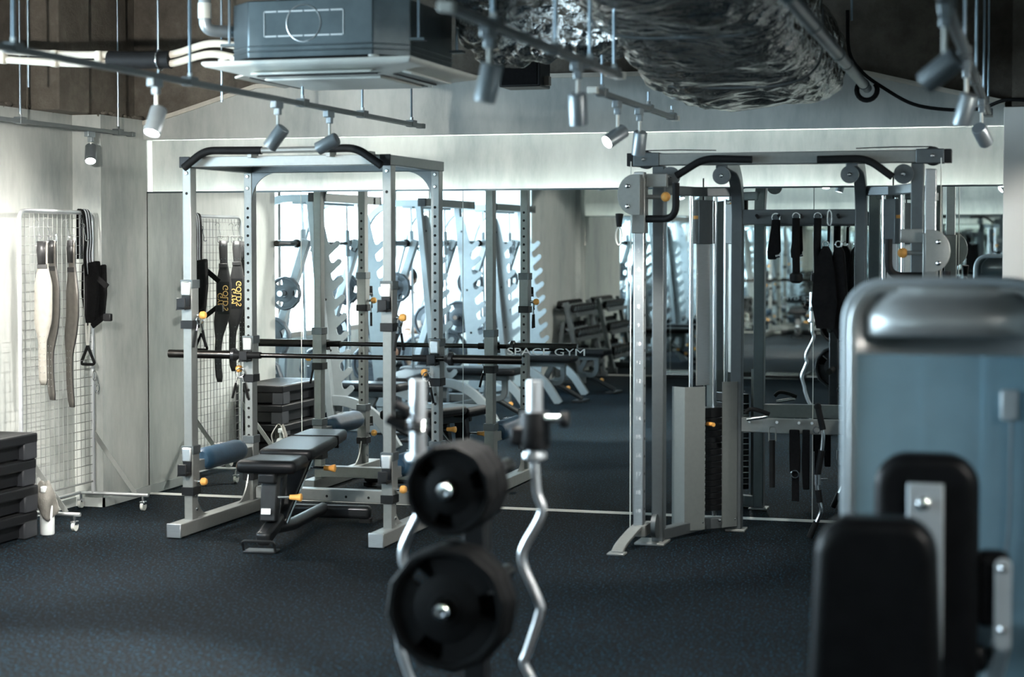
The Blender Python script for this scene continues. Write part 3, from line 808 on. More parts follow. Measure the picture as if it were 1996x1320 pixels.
# white panel: outer frame, four outlets, recessed grille
px0, px1, py0, py1 = AX0 - 0.07, AX1 + 0.07, AY0 - 0.07, AY1 + 0.07
mx, my = (px0 + px1) / 2, (py0 + py1) / 2
def ring(hw0, z0, hw1, z1):
    m_ = MB(); 
    A = [(mx + sx * hw0, my + sy * hw0, z0) for sx, sy in ((-1, -1), (1, -1), (1, 1), (-1, 1))]
    B = [(mx + sx * hw1, my + sy * hw1, z1) for sx, sy in ((-1, -1), (1, -1), (1, 1), (-1, 1))]
    return m_._add(A + B, [(k, (k + 1) % 4, 4 + (k + 1) % 4, 4 + k) for k in range(4)])
hw = (px1 - px0) / 2
m_ = MB()
zs = [(hw, 2.412), (hw, 2.398), (hw - 0.012, 2.388), (hw - 0.055, 2.380), (hw - 0.17, 2.352), (hw - 0.20, 2.350)]
vs = []
for h_, z_ in zs: vs += [(mx + sx * h_, my + sy * h_, z_) for sx, sy in ((-1, -1), (1, -1), (1, 1), (-1, 1))]
fs = [(4 * i + k, 4 * i + (k + 1) % 4, 4 * i + 4 + (k + 1) % 4, 4 * i + 4 + k) for i in range(len(zs) - 1) for k in range(4)] + [(3, 2, 1, 0)]
m_._add(vs, fs)
m_.build('panel', 'white_plastic', ac, 0.006, 3)
gr = MB().box(mx - hw + 0.215, mx + hw - 0.215, my - hw + 0.215, my + hw - 0.215, 2.338, 2.352).build('intake_grille', 'white_plastic', ac, 0.01, 3)
for s_, ax_ in ((-1, 'x'), (1, 'x'), (-1, 'y'), (1, 'y')):
    f = MB(); w2 = hw * 0.58; o_ = s_ * (hw - 0.105)
    if ax_ == 'x': f.beam((mx - w2, my + o_, 2.3655), (mx + w2, my + o_, 2.3655), 0.075, 0.010, (0, s_ * 0.25, 1))
    else: f.beam((mx + o_, my - w2, 2.3655), (mx + o_, my + w2, 2.3655), 0.075, 0.010, (s_ * 0.25, 0, 1))
    f.build('air_flap', 'white_plastic', ac, 0.004)
    g = MB(); o2 = s_ * (hw - 0.150)
    if ax_ == 'x': g.beam((mx - w2, my + o2, 2.353), (mx + w2, my + o2, 2.353), 0.012, 0.006, (0, 0, 1))
    else: g.beam((mx + o2, my - w2, 2.353), (mx + o2, my + w2, 2.353), 0.012, 0.006, (0, 0, 1))
    g.build('outlet_slot', 'dark_hole', ac)
for xx, yy in ((AX0 - 0.03, AY0 + 0.15), (AX1 + 0.03, AY0 + 0.15), (AX0 - 0.03, AY1 - 0.15), (AX1 + 0.03, AY1 - 0.15)):
    hr = MB().cyl((xx, yy, 2.50), (xx, yy, ZC), 0.0065, n=8).build('hanging_rod', 'rod_zinc', ac)
    MB().cbox((xx, yy, 2.505), 0.07, 0.05, 0.012).build('hanger_bracket', 'galvanised', hr)
for xx in (AX0 + 0.02, AX1 - 0.12):
    MB().cyl((xx, AY0 - 0.02, 2.405), (xx, AY0 - 0.02, 2.425), 0.025, n=12).build('corner_screw', 'white_plastic', ac)
# grey elbow pipe into the casing
dp = thing('drain_pipe', 'grey insulated elbow pipe entering the left side of the air conditioner', 'pipe', (-3.72, -2.70, 2.6))
MB().tube(bend([(-3.70, -2.72, ZC - 0.01), (-3.70, -2.72, 2.575), (-3.57, -2.60, 2.575)], 0.05, 8), 0.028, 14).build('elbow', 'lamp_grey', dp)
MB().cyl((-3.70, -2.72, 2.63), (-3.70, -2.72, 2.70), 0.031, n=14).build('joint', 'white_plastic', dp)
# insulated refrigerant lines
rp = thing('refrigerant_pipes', 'pair of cream insulated pipes bound with tape running to the air conditioner', 'pipe', (-4.6, -2.4, 2.45))
Pp = [(-6.3, -2.10, 2.640), (-5.2, -2.15, 2.560), (-4.75, -2.15, 2.525), (-4.45, -2.15, 2.515), (-4.18, -2.15, 2.505), (-3.95, -2.15, 2.535), (-3.75, -2.2, 2.52), (-3.56, -2.25, 2.50)]
for k, dz in enumerate((0.026, -0.018)):
    P = spline([(a, c, z + dz + (0.02 * math.sin(a * 6 + k) if a > -4.1 else 0)) for a, c, z in Pp], 8)
    MB().tube(P, 0.019, 12).build('insulated_line', 'insulation_white', rp)
MB().tube(spline([(-4.50, -2.15, 2.519), (-4.34, -2.15, 2.511), (-4.16, -2.15, 2.508)], 5), 0.044, 14).build('black_sleeve', 'black_rubber', rp)
for xx in (-5.55, -5.1, -4.8, -4.55, -3.72):
    MB().cbox((xx, -2.16, 2.585 if xx < -5.4 else (2.555 if xx < -5 else (2.53 if xx < -4.7 else 2.52))), 0.035, 0.052, 0.085).build('tape_band', 'insulation_white', rp, 0.008)
hk = MB().tube([(-4.22 + 0.0, -2.15 + 0.05 * math.cos(t), 2.508 + 0.05 * math.sin(t)) for t in [k * math.pi / 10 for k in range(-12, 8)]], 0.004, 6).build('pipe_hanger', 'chrome', rp)
for (xx, z0_) in ((-4.28, 2.36), (-5.02, 2.40), (-3.93, 2.30)):
    MB().cyl((xx, -2.05, z0_), (xx, -2.05, ZC), 0.006, n=8).build('hanging_rod', 'rod_zinc', rp)

# ------------------------------------------------------------------ foil-wrapped ducts
def duct(name, label, path, rw, rh, seed, amp=0.035, n=72, m=60):
    """foil sleeve along a path, rounded-rectangle section, crumpled"""
    P = spline(path, 30); L = len(P); rows = []
    for i, p in enumerate(P):
        t = (P[min(i + 1, L - 1)] - P[max(i - 1, 0)]).normalized()
        a = t.cross(Vector((0, 0, 1))).normalized(); u = a.cross(t).normalized()
        f = i / (L - 1)
        W_ = rw(f) if callable(rw) else rw; H_ = rh(f) if callable(rh) else rh
        row = []
        for k in range(n + 1):
            g = 2 * math.pi * (k % n) / n; c, s_ = math.cos(g), math.sin(g); e = 0.55
            q = p + a * (W_ * math.copysign(abs(c) ** e, c)) + u * (H_ * math.copysign(abs(s_) ** e, s_))
            nn = mnoise.noise(q * 3.5 + Vector((seed, 0, 0))) * amp + abs(mnoise.noise(q * 9.0 + Vector((0, seed, 0)))) * amp * 0.8 - abs(mnoise.noise(q * 19.0)) * amp * 0.35
            row.append(q + (a * c + u * s_) * nn)
        rows.append(row)
    b_ = MB().grid(rows)
    ca = [sum((Vector(v) for v in rows[j][:-1]), Vector()) / n for j in (0, -1)]
    b_._add(list(rows[0][:-1]) + [ca[0]], [(k, (k + 1) % n, n) for k in range(n)])
    b_._add(list(rows[-1][:-1]) + [ca[1]], [((k + 1) % n, k, n) for k in range(n)])
    t_ = thing(name, label, 'duct', P[L // 2])
    b_.build('foil_wrap', 'foil', t_)
    return t_, P
d1, P1 = duct('foil_duct', 'big crumpled foil-wrapped duct sweeping down toward the mirror wall', DUCT_PATH, lambda f: 0.36 + 0.10 * f, lambda f: 0.24 + 0.02 * f, 2.0, 0.05)
for k, f in enumerate((0.30, 0.62, 0.80)):
    p = P1[int(f * (len(P1) - 1))]
    MB().tube([(p.x + 0.45 * math.copysign(abs(math.cos(t)) ** 0.55, math.cos(t)), p.y, p.z + 0.262 * math.copysign(abs(math.sin(t)) ** 0.55, math.sin(t))) for t in [j * 2 * math.pi / 36 for j in range(36)]], 0.006, 6, closed=True).build('tie_wire', 'grey_paint', d1)
d2, P2 = duct('foil_duct', 'shiny crumpled foil branch duct left of the big one', [(-2.50, -2.05, 2.60), (-2.25, -2.10, 2.61), (-2.0, -2.15, 2.63), (-1.75, -2.2, 2.66)], 0.17, 0.15, 9.0, 0.07)
d3, P3 = duct('foil_duct', 'short foil duct stub beside the air conditioner', [(-2.52, -1.75, 2.60), (-2.50, -2.1, 2.68), (-2.44, -2.5, 2.82), (-2.40, -2.8, 2.98)], 0.14, 0.13, 5.0, 0.06)
# conduit running away on the right with its clamp
cd = thing('steel_conduit', 'grey jointed steel pipe slanting down across the dark ceiling on the right', 'pipe', (-0.9, -2.5, 2.7))
A_, B_ = atD(1535, -10, 5.6), onY(1690, 172, -0.35)
MB().cyl(A_, B_, 0.026, n=16).build('pipe', 'galvanised', cd)
for f in (0.22, 0.50, 0.62, 0.93):
    p = A_.lerp(B_, f); d_ = (B_ - A_).normalized()
    MB().cyl(p - d_ * 0.04, p + d_ * 0.04, 0.030, n=16).build('joint_sleeve', 'galvanised', cd)
MB().tube([B_ + Vector((0.055 * math.cos(t), 0.0, 0.055 * math.sin(t) - 0.01)) for t in [k * math.pi / 10 for k in range(-12, 3)]], 0.014, 8).build('rubber_clamp', 'black_rubber', cd)
bc = thing('black_cable', 'slack black cable drooping in front of the upper wall on the right', 'cable', (-0.6, -0.3, 2.4))
MB().tube(spline([onY(1652, 20, -0.4), onY(1655, 100, -0.4), onY(1680, 140, -0.35), onY(1720, 170, -0.3), onY(1780, 203, -0.3), onY(1850, 214, -0.3), onY(1910, 212, -0.3), onY(1960, 195, -0.35), onY(2010, 196, -0.35)], 6), 0.010, 8).build('cable', 'black_rubber', bc)
for (px, py, yy) in ((1660, 40, -0.9),):
    p = onY(px, py, yy)
    tag(MB().cyl((p.x, p.y, p.z), (p.x, p.y, ZC), 0.0065, n=8).build('hanging_rod', 'rod_zinc'), 'thin steel rod hanging from the ceiling, ' + {1500: 'at the right flank of the big foil duct', 1600: 'just left of the slanting conduit', 1660: 'right of the slanting conduit'}[px], 'rod', 'loose hanging rods')
# black box speaker under the branch duct
q = onY(1023, 145, -0.62)
sp = thing('ceiling_speaker', 'small black box speaker hanging below the foil branch duct', 'speaker', (q.x, q.y, q.z))
MB().cbox((q.x, q.y, q.z), 0.235, 0.22, 0.155).build('cabinet', 'black_plastic', sp, 0.006)
MB().cbox((q.x, q.y - 0.113, q.z - 0.005), 0.205, 0.006, 0.125).build('grille', 'black_fabric', sp, 0.003)
MB().cbox((q.x + 0.13, q.y, q.z - 0.04), 0.03, 0.05, 0.05).build('bracket', 'window_frame_metal', sp)
MB().cyl((q.x, q.y, q.z + 0.07), (q.x, q.y, ZC), 0.012, n=8).build('drop_rod', 'black_steel', sp)
# ================================================================== cable machine (functional trainer) in front of the mirror
XC = -1.256
cm = thing('cable_machine', 'grey two-tower cable machine with pull-up grips in front of the mirror', 'cable machine', (XC, -0.75, 0))
def num_column(s, x):
    """chrome adjustment column with stamped numbers"""
    c = MB().box(x - 0.027, x + 0.027, -1.130, -1.072, 0.115, 1.965).build('adjustment_column', 'brushed_metal', cm, 0.004)
    h = MB(); z = 0.20
    while z < 1.9:
        h.cyl((x + 0.0272, -1.101, z), (x + 0.0278, -1.101, z), 0.008, n=8); z += 0.0925
    k = h.build('pin_holes', 'dark_hole', c); k['kind'] = 'stuff'
    for i in range(16):
        z = 0.19 + 0.0975 * (19 - (4 + i))
        if z < 1.70: text(str(4 + i), 0.030, (x, -1.1306, z), (1, 0, 0), (0, 0, 1), 'white_print', c, 'number_mark')
    return c
for s in (-1, 1):
    side = 'left' if s < 0 else 'right'
    X = lambda d: XC + s * d
    x1, y1 = X(0.667), -0.95
    x2, y2 = X(0.336), -0.42
    col_ = num_column(s, X(0.741))
    # front foot below the column
    P = bend([(X(0.735), -1.03, 0.115), (X(0.755), -1.16, 0.10), (X(0.80), -1.28, 0.035), (X(0.80), -1.37, 0.008)], 0.07)
    MB().sweep_rect(P, 0.018, 0.062, (1, 0, 0)).build('front_foot', 'silver_paint', cm, 0.003)
    MB().box(X(0.80) - 0.045, X(0.80) + 0.045, -1.41, -1.33, 0.0, 0.010).build('foot_plate', 'silver_paint', cm, 0.003)
    MB().box(*sorted((X(0.735) - 0.03, X(0.735) + 0.03)), -1.13, -0.95, 0.055, 0.115).build('column_bracket', 'silver_paint', cm, 0.004)
    # front upright
    MB().box(x1 - 0.031, x1 + 0.031, y1 - 0.045, y1 + 0.045, 0.012, 2.0).build('front_upright', 'grey_paint', cm, 0.005)
    MB().box(x1 - 0.11, x1 + 0.05, y1 - 0.11, y1 + 0.07, 0.0, 0.013).build('base_plate', 'silver_paint', cm, 0.003)
    MB().cyl((x1 - s * 0.0 - 0.012, y1 - 0.10, 0.105), (x1 + 0.012, y1 - 0.10, 0.105), 0.062, n=24).build('low_pulley', 'grey_paint', cm)
    MB().lathe([(0.012, 0), (0.012, 0.006), (0.006, 0.010)], (x1 - 0.014, y1 - 0.10, 0.105), (-1, 0, 0), 10).build('pulley_bolt', 'chrome', cm)
    # rear upright that bows forward to the top beam
    P = bend([(x2, y2, 0.012), (x2, y2, 1.99), (x2, -0.96, 2.022)], 0.27, 10)
    MB().sweep_rect(P, 0.075, 0.062, (1, 0, 0)).build('rear_upright', 'grey_paint', cm, 0.005)
    MB().box(x2 - 0.055, x2 + 0.055, y2 - 0.06, y2 + 0.06, 0.0, 0.013).build('base_plate', 'silver_paint', cm, 0.003)
    # stack frame beams between the two uprights
    a, c = Vector((x1, y1, 0)), Vector((x2, y2, 0)); d = (c - a).normalized(); n_ = Vector((d.y, -d.x, 0))
    if n_.x * s > 0: n_ = -n_     # n_ points to the middle of the machine
    mid = Vector((XC + s * 0.512, -0.512, 0)); d = Vector((-s * 0.64, 0.768, 0)); n_ = Vector((-s * 0.768, -0.64, 0))
    for z_, hh, nm in ((1.875, 0.05, 'stack_head'), (0.045, 0.06, 'stack_base')):
        MB().sweep_rect([(x1, y1, z_), (mid.x, mid.y, z_), (x2, y2, z_)], 0.055, hh, (0, 0, 1)).build(nm, 'grey_paint', cm, 0.004)
    # guide rods and carriage
    for k in (-0.085, 0.085):
        p = mid + d * k
        MB().cyl((p.x, p.y, 0.08), (p.x, p.y, 1.86), 0.0125, n=12).build('guide_rod', 'chrome', cm)
    # fifteen plates, each its own piece
    w0 = MB(); q0 = mid
    for i in range(15):
        z = 0.13 + i * 0.0345
        o_ = MB().beam((mid.x - d.x * 0.125, mid.y - d.y * 0.125, z), (mid.x + d.x * 0.125, mid.y + d.y * 0.125, z), 0.085, 0.030, (0, 0, 1)).build('weight_plate', 'black_steel', cm, 0.002)
        lp = mid + n_ * 0.0432
        if s < 0:
            lp = mid + n_ * 0.043 - d * 0.03
            MB().beam((lp.x - d.x * 0.014, lp.y - d.y * 0.014, z), (lp.x + d.x * 0.014, lp.y + d.y * 0.014, z), 0.0016, 0.014, (0, 0, 1)).build('plate_label', 'frosted_print', o_)
    MB().beam(mid - d * 0.125 + Vector((0, 0, 0.66)), mid + d * 0.125 + Vector((0, 0, 0.66)), 0.085, 0.055, (0, 0, 1)).build('top_plate', 'black_steel', cm, 0.004)
    pk = MB().cyl(mid + n_ * 0.04 + Vector((0, 0, 0.60)), mid + n_ * 0.095 + Vector((0, 0, 0.60)), 0.012, n=12)
    pk.build('selector_pin', 'orange_plastic', cm)
    MB().cyl((mid.x, mid.y, 0.68), (mid.x, mid.y, 1.95), 0.004, n=6).build('stack_cable', 'black_rubber', cm)
    MB().beam(mid + Vector((0, 0, 1.71)) - d * 0.05, mid + Vector((0, 0, 1.71)) + d * 0.05, 0.05, 0.24, (0, 0, 1)).build('stack_board', 'grey_paint', cm, 0.003)
    MB().beam(mid + Vector((0, 0, 1.20)) - d * 0.045, mid + Vector((0, 0, 1.20)) + d * 0.045, 0.012, 0.78, (0, 0, 1)).build('guide_plate', 'brushed_metal', cm, 0.002)
    MB().beam(mid - d * 0.052 - n_ * 0.0 + Vector((0, 0, 1.735)), mid - d * 0.0525 + Vector((0, 0, 1.735)) , 0.034, 0.018, (0, 0, 1)).build('warning_label', 'orange_plastic', cm)
    # folded shrouds either side of the opening
    out = -n_
    A0 = a + d * 0.10; 
    sh = [A0 + out * 0.055 - d * 0.0, A0 + out * 0.02 + d * 0.0, A0 - n_ * -0.075 + d * 0.06, A0 + n_ * 0.075 + d * 0.19]
    if s < 0:
        pts = [Vector((-1.908, -0.660, 0)), Vector((-1.830, -0.712, 0)), Vector((-1.735, -0.625, 0))]
        pts2 = [Vector((-1.655, -0.530, 0)), Vector((-1.585, -0.462, 0))]
    else:
        mxx = lambda v: Vector((2 * XC - v[0], v[1], 0))
        pts = [mxx(v) for v in ((-1.908, -0.660), (-1.830, -0.712), (-1.735, -0.625))]
        pts2 = [mxx(v) for v in ((-1.655, -0.530), (-1.585, -0.462))]
    MB().sweep_rect([Vector((p.x, p.y, 0.4215)) for p in pts], 0.006, 0.783, (0, 0, 1)).build('stack_shroud', 'shroud_paint', cm)
    MB().sweep_rect([Vector((p.x, p.y, 0.431)) for p in pts2], 0.006, 0.802, (0, 0, 1)).build('stack_shroud', 'shroud_paint', cm)
    for p in (pts[2], pts2[0], pts2[1]):
        MB().lathe([(0.009, 0), (0.009, 0.004), (0.004, 0.007)], (p.x - 0.012, p.y - 0.006, 0.07), (0, -1, 0), 8).build('shroud_bolt', 'chrome', cm)
    # pulleys under the top beam
    for (dx, dz, rr) in ((0.742, 2.035, 0.048), (0.60, 1.945, 0.050), (0.33, 1.945, 0.046)):
        pu = MB().cyl((X(dx), -1.012 if dx < 0.7 else -0.985, dz), (X(dx), -0.982 if dx < 0.7 else -0.925, dz), rr, n=22).build('pulley', 'black_plastic' if dx > 0.7 else 'grey_paint', cm)
        MB().lathe([(0.010, 0), (0.010, 0.006), (0.005, 0.010)], (X(dx), -1.012, dz), (0, -1, 0), 10).build('pulley_bolt', 'chrome', pu)
    MB().tube([(X(0.742), -1.02, 2.08), (X(0.55), -1.0, 2.082), (X(0.36), -0.99, 2.078)], 0.003, 6).build('top_cable', 'black_rubber', cm)
    MB().cyl((X(0.79), -1.10, 0.10), (X(0.79), -1.10, 2.02), 0.0028, n=6).build('column_cable', 'white_plastic', cm)
    # sliding pulley carriage with half-round guard
    zc = 1.845 if s < 0 else 1.555
    xg = X(0.741)
    arc = [(0.055, -0.105)] + [(0.02 - 0.085 * math.sin(t * math.pi / 12), -0.105 * math.cos(t * math.pi / 12)) for t in range(13)] + [(0.055, 0.105)]
    for dy in (-1.195, -1.150):
        MB().prism([(-s * 1.0 * u_ * 1.0 if s > 0 else u_, v_) for u_, v_ in arc] if s < 0 else [(-u_, v_) for u_, v_ in arc], (xg - (0.035 if s < 0 else -0.035), dy, zc), (1, 0, 0), (0, 0, 1), (0, 0.010, 0)).build('pulley_guard', 'silver_paint', cm, 0.002)
    for dz in (-0.06, 0.045):
        MB().lathe([(0.012, 0), (0.012, 0.006), (0.005, 0.011)], (xg + s * 0.045, -1.195, zc + dz), (0, -1, 0), 10).build('guard_bolt', 'chrome', cm)
    MB().box(xg - 0.036, xg + 0.036, -1.148, -1.060, zc - 0.20, zc + 0.09).build('carriage', 'silver_paint', cm, 0.005)
    kx = xg - s * 0.036
    MB().cyl((kx, -1.10, zc - 0.01), (kx - s * 0.085, -1.10, zc - 0.01), 0.012, n=10).build('pin_stem', 'silver_paint', cm)
    MB().ball((kx - s * 0.10, -1.10, zc - 0.01), 0.026, 14, 8).build('pull_knob', 'orange_plastic', cm)
    MB().box(*sorted((kx, kx - s * 0.11)), -1.125, -1.085, zc + 0.04, zc + 0.11).build('carriage_arm', 'silver_paint', cm, 0.004)
    P = bend([(kx, -1.12, zc - 0.125), (kx - s * 0.165, -1.16, zc - 0.125), (kx - s * 0.165, -1.16, zc + 0.06)], 0.07)
    MB().tube(P, 0.019, 12).build('carriage_handle', 'black_rubber', cm)
    # cable end: rubber stop, carabiner
    xb = xg + s * 0.085
    MB().cyl((xb, -1.21, zc - 0.10), (xb, -1.22, zc - 0.165), 0.022, 0.014, n=10).build('cable_stop', 'black_rubber', cm)
    MB().tube([(xb + 0.016 * math.cos(t), -1.222, zc - 0.215 + 0.045 * math.sin(t)) for t in [k * 2 * math.pi / 16 for k in range(16)]], 0.0045, 6, closed=True).build('carabiner', 'white_plastic', cm)
MB().box(XC - 0.80, XC + 0.80, -1.000, -0.905, 2.003, 2.066).build('top_beam', 'silver_paint', cm, 0.005)
for s in (-1, 1):
    MB().box(*sorted((XC + s * 0.80, XC + s * 0.835)), -1.002, -0.903, 2.0, 2.069).build('beam_cap', 'black_plastic', cm, 0.004)
    MB().box(*sorted((XC + s * 0.66, XC + s * 0.80)), -1.006, -0.899, 1.998, 2.071).build('beam_joint', 'grey_paint', cm, 0.004)
yg = -1.065
for pts in ([onY(1318, 343, yg), onY(1372, 309, yg), onY(1466, 311, yg)], [onY(1740, 345, yg), onY(1690, 309, yg), onY(1593, 311, yg)]):
    MB().tube(bend(pts, 0.06), 0.0195, 14).build('pull_up_grip', 'black_rubber', cm)
    for q in (pts[1].lerp(pts[2], 0.25), pts[1].lerp(pts[2], 0.8)):
        MB().box(q.x - 0.012, q.x + 0.012, q.y, -0.99, q.z - 0.014, q.z + 0.014).build('grip_bracket', 'silver_paint', cm)
MB().box(XC - 0.36, XC + 0.36, -0.452, -0.388, 1.695, 1.778).build('rear_crossbeam', 'grey_paint', cm, 0.005)
P = bend([(XC - 0.34, -0.42, 0.592), (XC, -0.475, 0.592), (XC + 0.34, -0.42, 0.592)], 0.25, 8)
MB().sweep_rect(P, 0.055, 0.080, (0, 0, 1)).build('low_crossbeam', 'silver_paint', cm, 0.005)
for xx in (XC - 0.22, XC - 0.10, XC + 0.02, XC + 0.13, XC + 0.22):
    MB().cyl((xx, -0.45, 1.735), (xx, -0.50, 1.745), 0.009, n=10).build('hanging_peg', 'black_plastic', cm)
for xx in (XC - 0.25, XC - 0.10, XC + 0.02, XC + 0.09):
    MB().cyl((xx, -0.47, 0.61), (xx, -0.53, 0.618), 0.008, n=10).build('hanging_peg', 'chrome', cm)

# ------------------------------------------------------------------ attachments hanging on the machine
def hang(name, label, cat, p): return thing(name, label, cat, p, 0, 'cable attachments on the machine')
def strap_mesh(pts, widths, th, y):
    """flat strap in the x-z plane through centre points (x,z) with half widths"""
    b_ = MB(); L_ = [Vector((x - w, y, z)) for (x, z), w in zip(pts, widths)]; R_ = [Vector((x + w, y, z)) for (x, z), w in zip(pts, widths)]
    vs = []; n = len(pts)
    for l, r in zip(L_, R_): vs += [l, r, r + Vector((0, th, 0)), l + Vector((0, th, 0))]
    fs = [(3, 2, 1, 0), tuple(4 * (n - 1) + k for k in range(4))]
    for i in range(n - 1):
        for k in range(4): fs.append((4 * i + k, 4 * i + (k + 1) % 4, 4 * i + 4 + (k + 1) % 4, 4 * i + 4 + k))
    return b_._add(vs, fs)
def ring_(c, r, rr, m, t, name='ring', ax='y'):
    c = Vector(c)
    f = (lambda a: Vector((math.cos(a), 0, math.sin(a)))) if ax == 'y' else (lambda a: Vector((0, math.cos(a), math.sin(a))))
    return MB().tube([c + f(k * 2 * math.pi / 16) * r for k in range(16)], rr, 6, closed=True).build(name, m, t)
yh = -0.505
def Q(px, py): v = onY(px, py, yh); return (v.x, v.z)
t = hang('ab_strap', 'black wedge-shaped strap hanging at the left of the top crossbeam', 'strap', (Q(1515, 430)[0], yh, Q(1515, 430)[1]))
strap_mesh([Q(1512, 428), Q(1511, 445), Q(1508, 490), Q(1504, 506)], [0.022, 0.024, 0.036, 0.022], 0.03, yh).build('webbing', 'black_fabric', t, 0.006)
ring_((Q(1512, 424)[0], yh + 0.01, Q(1512, 424)[1]), 0.022, 0.004, 'chrome', t)
MB().cyl((Q(1512, 500)[0], yh, Q(1512, 500)[1]), (Q(1520, 498)[0], yh, Q(1520, 498)[1]), 0.012, n=10).build('ring_end', 'chrome', t)
for k, (px, w) in enumerate(((1552, 'left'), (1594, 'right'))):
    t = hang('triceps_rope', 'thick black pull-down rope with a knob end, the ' + w + ' one on the top crossbeam', 'rope', (Q(px, 428)[0], yh, Q(px, 428)[1]))
    pts = [Q(px, 425), Q(px - 1, 470), Q(px, 520), Q(px, 532)]
    MB().tube(spline([(x, yh, z) for x, z in pts], 5), 0.021, 12).build('rope', 'black_fabric', t)
    e = Q(px, 535); MB().lathe([(0.018, 0.0), (0.036, 0.012), (0.038, 0.046), (0.020, 0.060)], (e[0], yh, e[1] + 0.012), (0, 0, -1), 14).build('rubber_end', 'black_rubber', t)
    ring_((pts[0][0], yh, pts[0][1] + 0.008), 0.020, 0.004, 'chrome', t)
t = hang('carabiner_hook', 'steel snap hook hanging beside the ropes on the top crossbeam', 'hook', (Q(1618, 425)[0], yh, Q(1618, 425)[1]))
MB().tube([(Q(1617, 425)[0] + 0.011 * math.cos(a), yh, Q(1617, 425)[1] + 0.042 * math.sin(a)) for a in [k * 2 * math.pi / 18 for k in range(18)]], 0.005, 6, closed=True).build('link', 'chrome', t)
MB().cyl((Q(1616, 440)[0], yh, Q(1616, 440)[1]), (Q(1615, 475)[0], yh, Q(1615, 475)[1]), 0.008, n=8).build('webbing', 'black_fabric', t)
for k, (pc, w, zb, nm) in enumerate(((1610, 0.068, 640, 'left'), (1635, 0.055, 662, 'right'))):
    t = hang('training_harness', 'bulky black padded harness hanging to knee height, ' + nm + ' one of two', 'harness', (Q(pc, 490)[0], yh - 0.03, Q(pc, 480)[1]))
    pts = [Q(pc, 480), Q(pc, 492), Q(pc - 2, 530), Q(pc - 2, 590), Q(pc, 640), Q(pc + 4, zb)]
    strap_mesh(pts, [0.012, 0.030, w * 0.8, w, w * 0.7, 0.020], 0.06, yh - 0.04 + 0.02 * k).build('padding', 'black_fabric', t, 0.015, 3)
    ring_((Q(pc, 476)[0], yh - 0.02, Q(pc, 476)[1]), 0.016, 0.004, 'chrome', t)
yh = -0.535
t = hang('strap_handle', 'slim black handle on a steel clip at the left of the low crossbeam', 'handle', (Q(1504, 840)[0], yh, Q(1504, 840)[1]))
MB().tube(bend([(Q(1499, 860)[0], yh, Q(1499, 860)[1]), (Q(1499, 832)[0], yh, Q(1499, 832)[1]), (Q(1512, 832)[0], yh, Q(1512, 832)[1]), (Q(1512, 860)[0], yh, Q(1512, 860)[1])], 0.015), 0.004, 6).build('clip', 'silver_paint', t)
MB().cyl((Q(1505, 858)[0], yh, Q(1505, 858)[1]), (Q(1505, 950)[0], yh, Q(1505, 950)[1]), 0.0165, n=12).build('grip', 'black_rubber', t)
t = hang('ankle_strap', 'wide black ankle strap with a chrome ring on the low crossbeam', 'strap', (Q(1548, 838)[0], yh, Q(1548, 838)[1]))
strap_mesh([Q(1548, 838), Q(1549, 880), Q(1549, 922)], [0.028, 0.031, 0.028], 0.02, yh).build('pad', 'black_fabric', t, 0.006)
strap_mesh([Q(1550, 922), Q(1550, 978)], [0.020, 0.020], 0.012, yh + 0.004).build('tail', 'black_fabric', t, 0.003)
ring_((Q(1550, 924)[0], yh - 0.006, Q(1550, 924)[1]), 0.020, 0.0045, 'chrome', t)
t = hang('ankle_strap', 'narrow plain black strap next to the ringed one on the low crossbeam', 'strap', (Q(1572, 838)[0], yh, Q(1572, 838)[1]))
strap_mesh([Q(1571, 838), Q(1570, 905), Q(1571, 955)], [0.020, 0.022, 0.018], 0.016, yh).build('pad', 'black_fabric', t, 0.005)
ring_((Q(1592, 838)[0], yh - 0.004, Q(1592, 838)[1]), 0.018, 0.004, 'chrome', t)
t = hang('curl_bar_attachment', 'bent chrome cable bar with black grips hanging diagonally from the low crossbeam', 'bar', (Q(1597, 900)[0], yh - 0.05, Q(1597, 900)[1]))
def Q3(px, py): v = onY(px, py, yh - 0.05); return Vector((v.x, yh - 0.05, v.z))
pts = [Q3(1594, 793), Q3(1604, 838), Q3(1602, 878), Q3(1592, 935), Q3(1597, 975), Q3(1600, 998), Q3(1586, 1030), Q3(1578, 1048)]
MB().tube(spline(pts, 5), 0.012, 12).build('bar', 'chrome', t)
for i0, i1 in ((0, 1), (2, 2.9), (3.5, 4.2), (5.6, 7)):
    f = lambda u: pts[int(u)].lerp(pts[min(int(u) + 1, 7)], u - int(u))
    MB().tube([f(i0), f(i1)], 0.0175, 12).build('grip', 'black_rubber', t)
MB().ball(pts[0], 0.021, 10, 7).build('end_knob', 'black_rubber', t)
sw = MB().cyl(Q3(1593, 925), Q3(1593, 945), 0.021, n=12).build('swivel', 'chrome', t)
MB().cyl(Q3(1593, 934), Q3(1613, 934), 0.005, n=8).build('swivel_pin', 'chrome', sw)
t = hang('stirrup_handle', 'chrome row handle lying on the left end of the low crossbeam', 'handle', (Q3(1480, 800)[0], -0.50, 0.66))
MB().tube(spline([Q3(1452, 806), Q3(1462, 798), Q3(1478, 800), Q3(1500, 808)], 5), 0.012, 10).build('grip', 'black_rubber', t)
MB().cyl(Q3(1456, 818), Q3(1496, 812), 0.010, n=10).build('frame', 'chrome', t)
